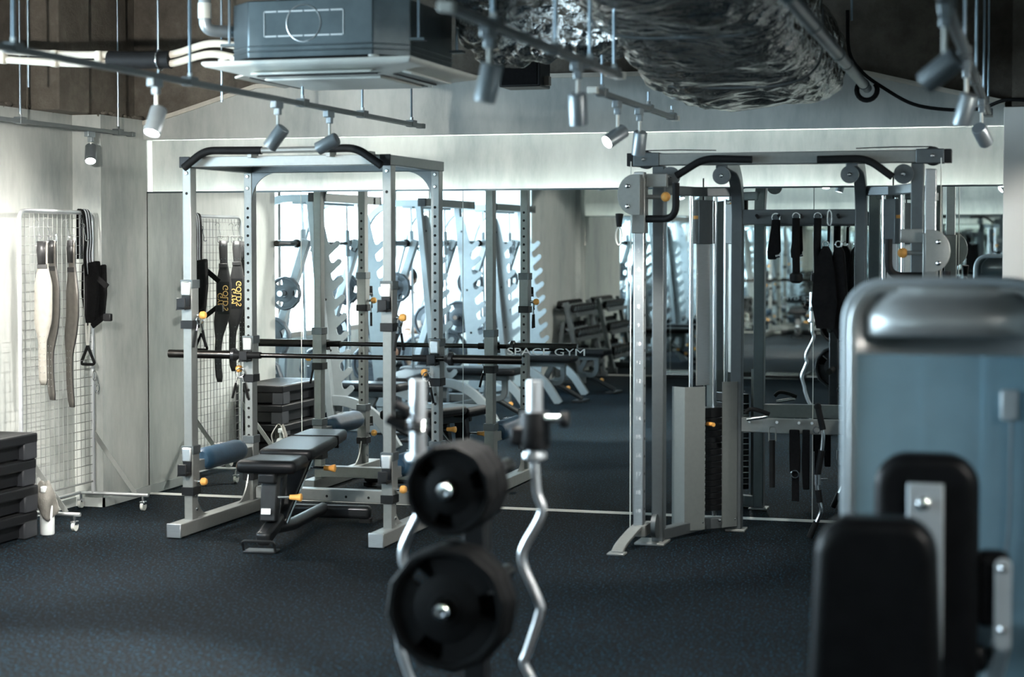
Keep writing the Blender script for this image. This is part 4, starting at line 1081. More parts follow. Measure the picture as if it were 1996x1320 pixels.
# ================================================================== left side: wire grid stand, belts, step platforms
GX, GY0, GY1, GZ0, GZ1 = -5.44, -1.46, -0.655, 0.165, 1.775
gs = thing('wire_grid_stand', 'rolling wire grid stand by the left wall hung with lifting belts', 'grid stand', (GX, (GY0 + GY1) / 2, 0))
P = bend([(GX, GY0, 0.09), (GX, GY0, GZ1), (GX, GY1, GZ1), (GX, GY1, 0.09)], 0.06, 8)
MB().tube(P, 0.0125, 12).build('frame_tube', 'satin_chrome', gs)
MB().cyl((GX, GY0, GZ0), (GX, GY1, GZ0), 0.006, n=8).build('bottom_rail', 'silver_paint', gs)
w = MB().cyl((GX + 0.004, GY0 + 0.05, GZ0), (GX + 0.004, GY0 + 0.05, GZ1 - 0.014), 0.0021, n=6).build('wire', 'silver_paint', gs)
ny = 15
for k in range(1, ny): clone(w, gs, (0, k * (GY1 - GY0 - 0.05) / ny, 0))
h = MB().cyl((GX, GY0 + 0.01, GZ0 + 0.05), (GX, GY1 - 0.01, GZ0 + 0.05), 0.0021, n=6).build('wire', 'silver_paint', gs)
for k in range(1, 30): clone(h, gs, (0, 0, k * 0.0525))
for yy in (GY0, GY1):
    f = MB().cyl((-5.545, yy, 0.092), (-5.075, yy, 0.092), 0.011, n=10).build('foot_bar', 'satin_chrome', gs)
    for xx in (-5.525, -5.11):
        MB().cyl((xx, yy, 0.05), (xx, yy, 0.085), 0.009, n=8).build('caster_stem', 'chrome', f)
        MB().box(xx - 0.016, xx + 0.016, yy - 0.02, yy + 0.02, 0.035, 0.056).build('caster_fork', 'chrome', f, 0.004)
        MB().lathe([(0.010, -0.010), (0.027, -0.009), (0.027, 0.009), (0.010, 0.010)], (xx, yy, 0.027), (1, 0, 0.0), 16).build('caster_wheel', 'white_plastic', f)
    MB().beam((GX, yy, 0.46), (-5.16, yy, 0.10), 0.030, 0.004, (0, 1, 0)).build('brace', 'silver_paint', gs)
MB().cyl((-5.53, GY0, 0.092), (-5.53, GY1, 0.092), 0.011, n=10).build('floor_bar', 'satin_chrome', gs)

def s_hook(label, p):
    p = Vector(p)
    pts = [p + Vector((-0.012 + 0.016 * math.cos(a), 0, 0.016 * math.sin(a))) for a in [math.pi - k * math.pi * 1.25 / 8 for k in range(9)]]
    pts += [p + Vector((0.002, 0, -0.035)), p + Vector((0.010, 0, -0.065))]
    pts += [p + Vector((0.018 + 0.010 * math.cos(a), 0, -0.078 + 0.010 * math.sin(a))) for a in [math.pi + k * math.pi / 6 for k in range(7)]]
    return tag(MB().tube(pts, 0.0028, 6).build('s_hook', 'chrome'), label, 'hook', 'hooks on the wire stand')
def belt(label, y, ztop, zbot, lining, curl, rot, hooklabel, gold=True):
    """weightlifting belt hung by its buckle: lining faces the room, printed face the mirror"""
    x0 = GX + 0.075
    t = thing('lifting_belt', label, 'belt', (x0, y, ztop), rot, 'lifting belts on the wire stand')
    L = ztop - zbot; n = 26
    def prof(f):
        if f < 0.16: return 0.026
        if f < 0.30: return 0.026 + (0.052 - 0.026) * ((f - 0.16) / 0.14)
        if f < 0.56: return 0.052
        if f < 0.70: return 0.052 - (0.052 - 0.024) * ((f - 0.56) / 0.14)
        return 0.024 if f < 0.97 else 0.016
    def cen(f):
        return Vector((0.004 + curl * math.sin(max(0, f - 0.45) * 4.2) * 0.035 * (1 if f > 0.45 else 0), -0.05 * curl * max(0.0, f - 0.5) ** 2, -L * f))
    for nm, m, d in (('lining', lining, -0.004), ('outer_face', 'leather_black', 0.003)):
        rows = []
        for i in range(n + 1):
            f = i / n; c = cen(f); hw = prof(f)
            rows.append([c + Vector((-hw, d, 0)), c + Vector((-hw / 3, d, 0)), c + Vector((hw / 3, d, 0)), c + Vector((hw, d, 0))])
        MB().grid(rows).build(nm, m, t, solid=0.006, local=True)
    MB().box(-0.030, 0.030, -0.012, 0.010, -L * 0.19, -L * 0.16).build('keeper_loop', 'leather_black', t, 0.003, local=True)
    MB().tube(bend([(-0.036, 0, 0.03), (0.036, 0, 0.03), (0.036, 0, -0.012), (-0.036, 0, -0.012), (-0.036, 0, 0.03)], 0.008), 0.0032, 6).build('buckle', 'chrome', t, local=True)
    MB().grid([[Vector((-0.026, -0.010, 0.0)), Vector((0.026, -0.010, 0.0))], [Vector((-0.030, -0.014, -0.05)), Vector((0.022, -0.014, -0.05))], [Vector((-0.024, -0.012, -0.13)), Vector((0.022, -0.012, -0.13))]]).build('leather_tongue', 'leather_black', t, solid=0.004, local=True)
    st = MB()
    for sx in (-0.012, 0.012):
        for k in range(7):
            c = cen(0.66 + k * 0.042)
            st.cyl((c.x + sx, c.y - 0.0085, c.z), (c.x + sx, c.y + 0.0075, c.z), 0.0028, n=6)
        for k in range(2):
            st.cyl((sx, -0.008, -0.035 - 0.09 * k), (sx, 0.0078, -0.035 - 0.09 * k), 0.004, n=6)
    s_ = st.build('eyelets', 'chrome', t, local=True); s_['kind'] = 'stuff'
    if gold:
        MB().box(-0.040, 0.040, 0.0062, 0.0072, -L * 0.52, -L * 0.29).build('print_panel', 'black_plastic', t, local=True)
        text("GOLD'S", 0.052, (0.016, 0.0074, -L * 0.405), (0, 0, -1), (-1, 0, 0), 'gold_print', t, local=True)
        text('GYM', 0.052, (-0.020, 0.0074, -L * 0.425), (0, 0, -1), (-1, 0, 0), 'gold_print', t, local=True)
    s_hook(hooklabel, (x0 - 0.03, y, ztop + 0.105))
    return t
by = [onX(px, 600, GX + 0.075).y for px in (84, 103, 141)]
belt('tan-lined lifting belt hanging nearest the viewer on the wire stand', by[0], 1.605, 0.795, 'leather_tan', -0.25, 0.12, 'wire hook holding the tan-lined belt', True)
belt('grey-lined lifting belt in the middle of the three on the wire stand', by[1], 1.610, 0.700, 'leather_grey', -1.0, -0.35, 'wire hook holding the middle belt', True)
belt('brown-grey lifting belt nearest the striped bands on the wire stand', by[2], 1.610, 0.640, 'leather_grey', -1.2, -0.40, 'wire hook holding the belt beside the bands', True)
# striped and black bands over the top corner, black harness, D handle
yb_ = -0.735
t = thing('resistance_bands', 'black and white striped bands looped over the top corner of the wire stand', 'bands', (GX + 0.03, yb_, GZ1))
for k, (dy, m) in enumerate(((-0.055, 'black_fabric'), (-0.036, 'black_fabric'), (-0.018, 'stripe_cloth'), (-0.004, 'black_fabric'), (0.010, 'stripe_cloth'), (0.024, 'black_fabric'))):
    pts = [(GX - 0.018, yb_ + dy, 1.50), (GX - 0.018, yb_ + dy, 1.76), (GX, yb_ + dy, 1.793), (GX + 0.02, yb_ + dy, 1.76), (GX + 0.028, yb_ + dy + 0.006, 1.62), (GX + 0.024, yb_ + dy, 1.52), (GX + 0.03, yb_ + dy + 0.005, 1.40)]
    MB().sweep_rect(spline(pts, 5), 0.004, 0.013, (0, 1, 0)).build('band', m, t)
t = thing('dipping_harness', 'bulky black harness with white lettering on the wire stand', 'harness', (GX + 0.05, yb_, 1.46))
hp = MB(); 
for (dx, dy, z0, z1, w_, th) in ((0.04, -0.02, 1.47, 1.12, 0.055, 0.05), (0.075, 0.03, 1.45, 1.16, 0.035, 0.045)):
    b_ = MB().prism([(-w_, 0), (w_ * 0.9, 0.02), (w_, -0.16), (w_ * 0.6, z1 - z0), (-w_ * 0.5, z1 - z0 - 0.02), (-w_ * 1.1, -0.18)], (GX + dx, yb_ + dy, z0), (1, 0, 0), (0, 0, 1), (0, th, 0))
    b_.build('padding', 'black_fabric', t, 0.012, 3)
MB().beam((GX + 0.07, yb_ - 0.03, 1.41), (GX + 0.165, yb_ - 0.03, 1.335), 0.012, 0.035, (0, 0, 1)).build('strap_end', 'black_fabric', t, 0.004)
MB().beam((GX + 0.06, yb_ - 0.03, 1.10), (GX + 0.15, yb_ - 0.03, 1.165), 0.014, 0.030, (0, 0, 1)).build('strap_end', 'black_fabric', t, 0.004)
MB().cbox((GX + 0.165, yb_ - 0.03, 1.155), 0.05, 0.03, 0.045).build('buckle', 'black_plastic', t, 0.006)
text('STRONG', 0.03, (GX + 0.075, yb_ - 0.0215, 1.30), (0, 0, 1), (-1, 0, 0), 'white_print', t) if False else None
MB().tube([(GX + 0.02, yb_ - 0.03, 1.12), (GX + 0.025, yb_ - 0.03, 0.99)], 0.007, 8).build('cord', 'towel_edge', t)
MB().tube([(GX + 0.045, yb_ - 0.03, 1.12), (GX + 0.035, yb_ - 0.03, 0.99)], 0.007, 8).build('cord', 'towel_edge', t)
dh = MB().tube(bend([(GX + 0.03, yb_ - 0.03, 0.985), (GX - 0.018, yb_ - 0.03, 0.875), (GX + 0.078, yb_ - 0.03, 0.875), (GX + 0.03, yb_ - 0.03, 0.985)], 0.02), 0.009, 8).build('stirrup_grip', 'black_rubber', t)
s_hook('white wire hook holding the black harness', (GX + 0.03, yb_ - 0.06, 1.695))
t = thing('snap_hooks', 'bunch of small chrome snap hooks on the right post of the wire stand', 'hooks', (GX + 0.01, GY1 + 0.0, 0.78))
for k in range(3):
    MB().tube([(GX + 0.02 + 0.012 * math.cos(a), GY1 - 0.015 + 0.016 * k, 0.80 - 0.035 * k + 0.030 * math.sin(a)) for a in [j * 2 * math.pi / 14 for j in range(14)]], 0.004, 6, closed=True).build('hook', 'chrome', t)

# ------------------------------------------------------------------ stacked step platforms
SX0, SX1, SY0, SY1 = -5.585, -5.212, -2.42, -1.672
names = ['bottom', 'second', 'third', 'top']
for k in range(4):
    z = k * 0.142; j = (0.0, 0.006, -0.005, 0.004)[k]
    t = thing('step_platform', 'black aerobic step by the left wall, ' + names[k] + ' of the stack of four', 'step', ((SX0 + SX1) / 2, (SY0 + SY1) / 2, z), 0, 'stacked step platforms')
    MB().box(SX0 + j, SX1 + j, SY0, SY1, z + 0.085, z + 0.141).build('deck', 'dark_step', t, 0.010, 3)
    MB().box(SX0 + 0.02 + j, SX1 - 0.02 + j, SY0 + 0.03, SY1 - 0.03, z + 0.136, z + 0.1418).build('tread_mat', 'black_rubber', t, 0.003)
    MB().box(SX0 + 0.035 + j, SX1 - 0.035 + j, SY0 + 0.06, SY1 - 0.06, z + 0.012, z + 0.09).build('inner_wall', 'dark_step', t)
    for xx in (SX0 + 0.045, SX1 - 0.045):
        for yy in (SY0 + 0.07, SY1 - 0.07):
            MB().box(xx - 0.044 + j, xx + 0.044 + j, yy - 0.066, yy + 0.066, z + 0.0, z + 0.115).build('foot_block', 'step_block', t, 0.008, 2)
# spray bottle with a towel over it
bx, byy = -5.195, -1.605
t = thing('spray_bottle', 'white plastic bottle standing on the floor beside the steps', 'bottle', (bx, byy, 0))
MB().lathe([(0.036, 0.0), (0.039, 0.006), (0.039, 0.16), (0.030, 0.19), (0.013, 0.20), (0.013, 0.235), (0.010, 0.237)], (bx, byy, 0), (0, 0, 1), 22).build('body', 'bottle_white', t)
MB().box(bx - 0.014, bx + 0.014, byy - 0.05, byy + 0.028, 0.235, 0.268).build('spray_head', 'bottle_white', t, 0.006)
MB().box(bx - 0.006, bx + 0.006, byy - 0.045, byy - 0.035, 0.19, 0.235).build('trigger', 'bottle_white', t, 0.002)
tw = thing('hand_towel', 'grey hand towel with pale hem draped over the white bottle', 'towel', (bx, byy, 0.07))
rows = []; edge = []
for i in range(13):
    f = i / 12; row = []
    for k in range(19):
        g = k / 18; ang = -2.5 + 4.4 * g
        rr = 0.016 + 0.036 * min(1, f * 2.2) + 0.010 * math.sin(ang * 4 + 1) * f + 0.006 * math.sin(9 * g + 5 * f)
        zz = 0.292 - 0.215 * f * (0.75 + 0.25 * math.sin(ang * 1.5 + 0.6)) - 0.006 * math.cos(ang * 3)
        row.append(Vector((bx - 0.012 + rr * math.cos(ang - 1.2) * 1.15, byy - 0.004 + rr * math.sin(ang - 1.2), zz)))
    rows.append(row)
    edge.append(row)
MB().grid(rows).build('cloth', 'towel', tw, solid=0.004)
MB().tube([r[-1] for r in rows], 0.0035, 6).build('hem', 'towel_edge', tw)
MB().tube([r[0] for r in rows], 0.0035, 6).build('hem', 'towel_edge', tw)
# ================================================================== foreground: plate tree with curl bars, leg machine
def grip_plate(label, c, R, th, rot, grp, m='black_rubber', sides=12, local_axis=(0, -1, 0)):
    """rubber weight plate with three grip openings and a steel hub; axis along y"""
    c = Vector(c)
    t = thing('weight_plate', label, 'weight plate', c, 0, grp)
    ri, ro = R * 0.40, R * 0.80            # radii of the web with openings
    b_ = MB()
    def circ(r, y, n=48, poly=False):
        out = []
        for k in range(n):
            a = 2 * math.pi * k / n + rot
            rr = r
            if poly:
                q = (a - rot) % (2 * math.pi / sides) - math.pi / sides
                rr = r * math.cos(math.pi / sides) / math.cos(q)
            out.append(Vector((rr * math.cos(a), y, rr * math.sin(a))))
        return out
    def band(A, B):
        n = len(A); b_._add(A + B, [(k, (k + 1) % n, n + (k + 1) % n, n + k) for k in range(n)])
    h = th / 2
    # outer rim (polygonal), recessed web ring handled as separate solid segments, hub
    rings = [(R * 0.82, -h * 0.55, False), (R * 0.86, -h, False), (R * 0.95, -h, True), (R, -h * 0.6, True), (R, h * 0.6, True), (R * 0.95, h, True), (R * 0.86, h, False), (R * 0.82, h * 0.55, False)]
    C_ = [circ(r, y, 48, p) for r, y, p in rings]
    for A, B in zip(C_[:-1], C_[1:]): band(A, B)
    band(C_[-1], C_[0])
    b_.build('rim', m, t, local=True)
    # web: disc sectors between three openings
    w_ = MB(); n = 36
    for sct in range(3):
        a0 = rot + sct * 2 * math.pi / 3 + 0.30; a1 = rot + (sct + 1) * 2 * math.pi / 3 - 0.30
        rows = []
        for rr in (R * 0.36, R * 0.60, R * 0.84):
            rows.append([Vector((rr * math.cos(a0 + (a1 - a0) * k / 8), 0, rr * math.sin(a0 + (a1 - a0) * k / 8))) for k in range(9)])
        o = len(w_.v)
        for sy in (-h * 0.5, h * 0.5):
            w_.grid([[v + Vector((0, sy, 0)) for v in r] for r in rows])
        per = [rows[0][0], rows[1][0], rows[2][0]], [rows[0][-1], rows[1][-1], rows[2][-1]]
        for side in per: w_.grid([[v + Vector((0, -h * 0.5, 0)) for v in side], [v + Vector((0, h * 0.5, 0)) for v in side]])
    w_.build('web', m, t, local=True)
    hb_ = MB()
    A = [circ(r, y, 30) for r, y in ((R * 0.54, -h * 0.5), (R * 0.48, -h * 0.62), (R * 0.26, -h * 0.8), (R * 0.24, -h), (0.027, -h), (0.027, h), (R * 0.24, h), (R * 0.26, h * 0.8), (R * 0.48, h * 0.62), (R * 0.54, h * 0.5))]
    for P_, Q_ in zip(A[:-1], A[1:]): 
        nn = len(P_); hb_._add(P_ + Q_, [(k, (k + 1) % nn, nn + (k + 1) % nn, nn + k) for k in range(nn)])
    hb_.build('hub', m, t, local=True)
    MB().tube([Vector((0.030 * math.cos(a), -h - 0.001, 0.030 * math.sin(a))) for a in [k * 2 * math.pi / 20 for k in range(20)]], 0.0045, 6, closed=True).build('steel_bush', 'bar_steel', t, local=True)
    return t
DT = 5.5
U1 = atD(868, 958, DT - 0.2); U2 = atD(872, 1193, DT - 0.22)
px_, pz1, pz2 = U1.x, U1.z, U2.z
TX = px_; TY = U1.y + 0.31
tree = thing('plate_tree', 'black weight plate tree standing in the foreground', 'weight rack', (TX, TY, 0))
MB().box(TX - 0.035, TX + 0.035, TY - 0.035, TY + 0.035, 0.05, pz1 + 0.10).build('post', 'black_steel', tree, 0.005)
MB().box(TX - 0.33, TX + 0.33, TY - 0.05, TY + 0.05, 0.0, 0.055).build('base_bar', 'black_steel', tree, 0.01)
MB().box(TX - 0.04, TX + 0.04, TY - 0.46, TY + 0.40, 0.0, 0.055).build('base_spine', 'black_steel', tree, 0.01)
for z, y0 in ((pz1, U1.y - 0.02), (pz2, U2.y - 0.02)):
    g = MB().cyl((TX, TY, z), (TX, y0, z), 0.0245, n=18).build('peg', 'bar_steel', tree)
    MB().lathe([(0.0245, 0), (0.022, 0.004), (0.012, 0.005), (0.009, 0.001)], (TX, y0, z), (0, -1, 0), 18).build('peg_end', 'chrome', g)
for z in (pz1, pz2):
    MB().cyl((TX, TY, z), (TX, TY + 0.34, z), 0.0245, n=18).build('peg', 'bar_steel', tree)
DB = DT + 0.12
xl, xr = atD(815, 740, DB).x, atD(1042, 740, DB).x
yl = atD(815, 740, DB).y; yr = atD(1042, 740, DB).y
for (xx, yy) in ((xl, yl), (xr, yr)):
    MB().beam((TX, TY, 0.03), (xx, yy, 0.03), 0.05, 0.05, (0, 0, 1)).build('holder_arm', 'black_steel', tree, 0.006)
    MB().lathe([(0.042, 0.0), (0.042, 0.10), (0.032, 0.10), (0.032, 0.03)], (xx, yy, 0.0), (0, 0, 1), 18).build('bar_socket', 'black_steel', tree)
# plates: two on the upper peg, one thick on the lower
plate_info = [('small black grip plate at the front of the upper peg', (TX, U1.y + 0.05, pz1), 0.136, 0.064, 0.35),
              ('small black grip plate second on the upper peg', (TX, U1.y + 0.117, pz1), 0.136, 0.064, 0.9),
              ('small black grip plate third on the upper peg, next to the post', (TX, U1.y + 0.184, pz1), 0.136, 0.064, 1.5),
              ('large black grip plate at the front of the lower peg', (TX, U2.y + 0.055, pz2), 0.188, 0.066, 0.12),
              ('large black grip plate behind the front one on the lower peg', (TX, U2.y + 0.125, pz2), 0.188, 0.066, 0.6)]
for lb_, c, R_, th_, ro_ in plate_info: grip_plate(lb_, c, R_, th_, ro_, 'plates on the foreground tree')
text('10', 0.05, (TX + 0.02, U1.y + 0.055 - 0.031, pz1 + 0.145 * 0.9), (1, 0, 0), (0, 0, 1), 'black_steel', tree, 'weight_mark') if False else None
# curl bars standing upright
def curl_bar(label, x, y, zs0, zs1, wave, mir):
    t = thing('curl_bar', label, 'barbell', (x, y, 0.03), 0, 'curl bars on the tree')
    MB().cyl((x, y, zs0), (x, y, zs1), 0.0250, n=20).build('upper_sleeve', 'satin_chrome', t)
    MB().lathe([(0.036, 0), (0.038, 0.006), (0.038, 0.018), (0.016, 0.03)], (x, y, zs0), (0, 0, -1), 20).build('collar_ring', 'satin_chrome', t)
    MB().tube(spline([(x + mir * dx, y, z) for dx, z in wave], 5), 0.0140, 14).build('bent_shaft', 'satin_chrome', t)
    zb = wave[-1][1]
    MB().lathe([(0.016, 0), (0.038, 0.012), (0.038, 0.024), (0.025, 0.03), (0.025, zb - 0.035)], (x, y, zb), (0, 0, -1), 20).build('lower_sleeve', 'satin_chrome', t)
    return t
def zpx(py, d=DT + 0.12): return CAM.z - (py - 473.0) * d / FPX * 0.9995
wave = [(0.0, zpx(895)), (0.008, zpx(960)), (0.024, zpx(1000)), (-0.028, zpx(1062)), (-0.040, zpx(1088)), (-0.030, zpx(1115)), (0.014, zpx(1175)), (0.016, zpx(1200)), (-0.022, zpx(1275)), (-0.034, zpx(1298)), (-0.012, zpx(1325)), (0.0, zpx(1345)), (0.0, zpx(1360))]
curl_bar('chrome curl bar standing upright on the right of the plate tree', xr, yr, zpx(882), zpx(742), wave, 1)
wave2 = [(0.0, zpx(888)), (0.0, zpx(950)), (-0.012, zpx(985)), (0.045, zpx(1062)), (0.052, zpx(1095)), (0.046, zpx(1120)), (0.085, zpx(1185)), (0.08, zpx(1215)), (0.064, zpx(1250)), (0.058, zpx(1275)), (0.030, zpx(1325)), (0.006, zpx(1350)), (0.0, zpx(1362))]
curl_bar('chrome curl bar standing upright on the left of the plate tree', xl, yl, zpx(885), zpx(740), wave2, -1)
# lock collar with knob (right) and sprung clip with two black handles (left)
t = thing('lock_collar', 'black clamp collar with a side knob on the right curl bar', 'collar', (xr, yr, zpx(880)))
zb_, zt_ = zpx(878), zpx(803)
MB().lathe([(0.026, 0), (0.046, 0.004), (0.050, 0.03), (0.046, (zt_ - zb_) - 0.03), (0.044, zt_ - zb_), (0.026, zt_ - zb_)], (xr, yr, zb_), (0, 0, 1), 22).build('body', 'black_plastic', t)
MB().cbox((xr - 0.045, yr - 0.01, zb_ + 0.045), 0.05, 0.06, 0.06).build('clamp_block', 'black_plastic', t, 0.01)
MB().cyl((xr + 0.04, yr - 0.02, zpx(815)), (xr + 0.095, yr - 0.02, zpx(815)), 0.014, n=12).build('screw', 'chrome', t)
MB().lathe([(0.022, 0), (0.026, 0.006), (0.026, 0.02), (0.02, 0.026)], (xr + 0.088, yr - 0.02, zpx(815)), (1, 0, 0), 16).build('knob', 'black_plastic', t)
t = thing('spring_clip', 'chrome spring clip with two black handles on the left curl bar', 'clip', (xl, yl, zpx(835)))
for k in range(4):
    MB().tube([(xl + 0.030 * math.cos(a), yl + 0.030 * math.sin(a), zpx(838) + 0.009 * k) for a in [j * 2 * math.pi / 20 for j in range(20)]], 0.0048, 8, closed=True).build('coil', 'chrome', t)
for (pa, pb, pc_) in (((800, 836), (780, 800), (752, 788)), ((800, 842), (775, 832), (734, 815))):
    a = Vector((atD(pa[0], pa[1], DT).x, yl - 0.03, zpx(pa[1]))); b2 = Vector((atD(pb[0], pb[1], DT).x, yl - 0.05, zpx(pb[1]))); c2 = Vector((atD(pc_[0], pc_[1], DT).x, yl - 0.05, zpx(pc_[1])))
    l_ = MB().tube([a, b2], 0.005, 8).build('wire_leg', 'black_steel', t)
    MB().tube([b2, c2], 0.0175, 12).build('handle_grip', 'black_rubber', l_)

# ------------------------------------------------------------------ leg machine on the right
D0 = 5.0
ex0 = atD(1642, 600, D0); MXL = ex0.x; MYF = ex0.y + 0.06
MXR = MXL + 0.565
hz = lambda py: CAM.z - (py - 473.0) * D0 / FPX
lm = thing('leg_machine', 'pale blue seated leg machine with rounded silver weight tower on the right', 'exercise machine', ((MXL + MXR) / 2, MYF, 0))
zt = hz(541)
P = bend([(MXL + 0.016, MYF, 0.03), (MXL + 0.016, MYF, zt - 0.016), (MXR - 0.016, MYF, zt - 0.016), (MXR - 0.016, MYF, 0.03)], 0.115, 12)
MB().sweep_rect(P, 0.034, 0.16, (0, 1, 0)).build('tower_frame', 'pale_paint', lm, 0.010, 3)
MB().sweep_rect([p + Vector((0, -0.082, 0)) for p in bend([(MXL + 0.030, MYF, 0.03), (MXL + 0.030, MYF, zt - 0.03), (MXR - 0.03, MYF, zt - 0.03), (MXR - 0.03, MYF, 0.03)], 0.105, 12)], 0.020, 0.012, (0, 1, 0)).build('frame_bead', 'brushed_metal', lm, 0.004)
# hood: scooped metal fairing, rounded visor over it
def loft(name, m, secs, **kw):
    return MB().grid(secs).build(name, m, lm, **kw)
xm = (MXL + MXR) / 2
secs = []
for i in range(13):
    f = i / 12; z = hz(690) + (hz(560) - hz(690)) * f
    hw_ = (MXR - MXL) / 2 - 0.035 - (0.07 * max(0, f - 0.55) ** 1.6 * 2.2)
    dep = 0.012 + 0.075 * math.sin(math.pi * f * 0.95)
    row = []
    for k in range(25):
        g = -1 + 2 * k / 24
        row.append(Vector((xm + hw_ * g, MYF - 0.075 + dep * (1 - abs(g) ** 3.0), z)))
    secs.append(row)
loft('hood_recess', 'hood_metal', secs)
secs = []
for i in range(15):
    f = i / 14; z = hz(652) + (hz(553) - hz(652)) * f
    hw_ = 0.225 - 0.075 * max(0, f - 0.35) ** 1.7 * 1.6
    bul = 0.060 + 0.035 * math.sin(math.pi * min(1, f + 0.25))
    row = []
    for k in range(31):
        g = -1 + 2 * k / 30
        row.append(Vector((xm + hw_ * g, MYF - 0.045 - bul * max(0.0, 1 - abs(g) ** 2.6) ** 0.7, z - 0.004 * g * g)))
    secs.append(row)
loft('hood_visor', 'hood_metal', secs, solid=0.006)
MB().box(MXL + 0.04, MXR - 0.04, MYF - 0.078, MYF - 0.070, 0.30, hz(688)).build('front_panel', 'acrylic_shroud', lm, 0.002)
MB().box(MXL + 0.04, MXR - 0.04, MYF + 0.066, MYF + 0.072, 0.30, hz(688)).build('rear_panel', 'acrylic_rear', lm, 0.002)
MB().box(MXL + 0.035, MXR - 0.035, MYF - 0.07, MYF + 0.07, 0.03, 0.30).build('tower_base', 'pale_paint', lm, 0.01)
for dx in (-0.075, 0.095):
    MB().cyl((xm + dx, MYF, 0.3), (xm + dx, MYF, hz(690)), 0.013, n=12).build('guide_rod', 'satin_chrome', lm)
for k in range(9):
    MB().box(xm - 0.11, xm + 0.13, MYF - 0.045, MYF + 0.045, 0.305 + k * 0.031, 0.333 + k * 0.031).build('stack_plate', 'plate_grey', lm, 0.002)
MB().box(xm - 0.03, xm + 0.05, MYF - 0.02, MYF + 0.02, 0.60, hz(700)).build('cable_guide', 'pale_paint', lm, 0.004)
# selector pin on its cord at the right of the panel
zp = hz(780); xp = atD(1968, 780, D0 - 0.1).x
sp_ = MB().box(xp - 0.024, xp + 0.024, MYF - 0.108, MYF - 0.080, zp - 0.042, zp + 0.040).build('pin_holder', 'pale_paint', lm, 0.008)
MB().tube(spline([(xp + 0.005, MYF - 0.095, zp - 0.04), (xp + 0.004, MYF - 0.095, zp - 0.12), (xp, MYF - 0.095, zp - 0.35), (xp - 0.03, MYF - 0.09, zp - 0.55)], 5), 0.0045, 8).build('pin_cord', 'lamp_grey', sp_)
# floor frame
MB().box(MXL + 0.05, MXR - 0.05, MYF - 0.72, MYF + 0.10, 0.0, 0.06).build('floor_frame', 'pale_paint', lm, 0.01)
MB().box(xm - 0.05, xm + 0.05, MYF - 0.62, MYF - 0.52, 0.05, 0.42).build('seat_post', 'pale_paint', lm, 0.008)
# rear backrest with silver bracket (seen from behind)
D1 = 4.62
c = atD(1806, 1000, D1); zt1 = atD(1806, 882, D1).z
hwb = (1905 - 1705) / 2 * D1 / FPX
def pad(name, cx, cy, z0, z1, hw_, th, rad, t, m='black_vinyl', tilt=0.0, topw=1.0):
    n = 10; pl = []
    for (sx, sz, a0) in ((1, 1, 0), (-1, 1, math.pi / 2), (-1, -1, math.pi), (1, -1, 3 * math.pi / 2)):
        for k in range(n + 1):
            a = a0 + k * math.pi / 2 / n
            ccx = sx * (hw_ - rad); ccz = (z1 - rad) if sz > 0 else (z0 + rad)
            x = ccx + rad * math.cos(a); z = ccz + rad * math.sin(a)
            f = (z - z0) / (z1 - z0)
            pl.append((x * (1 + (topw - 1) * f), z))
    b_ = MB().prism(pl, (cx, cy - th / 2, 0), (1, 0, 0), (0, 0, 1), (0, th, 0))
    if tilt:
        for v in b_.v: v.y += (v.z - z0) * tilt
    return b_.build(name, m, t, min(0.03, th * 0.42), 5)
bp_ = pad('rear_backrest', c.x, c.y, 0.42, zt1, hwb, 0.09, 0.085, lm)
MB().box(c.x - 0.045, c.x + 0.045, c.y - 0.060, c.y - 0.044, 0.55, atD(1800, 937, D1).z).build('backrest_bracket', 'pale_paint', bp_, 0.004)
bz = atD(1800, 976, D1).z
MB().lathe([(0.016, 0), (0.016, 0.006), (0.008, 0.012)], (c.x - 0.004, c.y - 0.060, bz), (0, -1, 0), 14).build('bracket_bolt', 'chrome', bp_)
# knee pad with oval side plate, seat pad
D2 = 4.55
k0 = atD(1955, 1175, D2); 
pl = []
zt2, zb2 = atD(1955, 1088, D2).z, atD(1955, 1270, D2).z
for k in range(13): a = math.pi * k / 12; pl.append((0.021 * math.cos(a), zt2 - 0.021 + 0.021 * math.sin(a)))
for k in range(13): a = math.pi + math.pi * k / 12; pl.append((0.021 * math.cos(a), zb2 + 0.021 + 0.021 * math.sin(a)))
MB().prism(pl, (k0.x, k0.y - 0.005, 0), (1, 0, 0), (0, 0, 1), (0, 0.012, 0)).build('pad_side_plate', 'pale_paint', lm, 0.003)
for zz in (zt2 - 0.025, zb2 + 0.055): MB().lathe([(0.010, 0), (0.010, 0.004), (0.005, 0.008)], (k0.x, k0.y - 0.006, zz), (0, -1, 0), 12).build('plate_bolt', 'chrome', lm)
pad('knee_pad', k0.x - 0.028, k0.y + 0.05, zb2 + 0.05, zt2 + 0.012, 0.045, 0.08, 0.03, lm)
MB().beam((k0.x, k0.y + 0.02, zb2 + 0.03), (xm + 0.10, MYF - 0.06, 0.30), 0.04, 0.05, (0, 0, 1)).build('pad_arm', 'pale_paint', lm, 0.006)
s0 = atD(1880, 1285, D2)
MB().box(c.x - 0.19, c.x + 0.155, c.y - 0.02, c.y + 0.36, s0.z - 0.05, s0.z + 0.03).build('seat_pad', 'black_vinyl', lm, 0.03, 5)
MB().beam((c.x, c.y + 0.02, 0.06), (c.x, c.y - 0.03, 0.70), 0.06, 0.04, (0, 1, 0)).build('backrest_post', 'pale_paint', lm, 0.006)
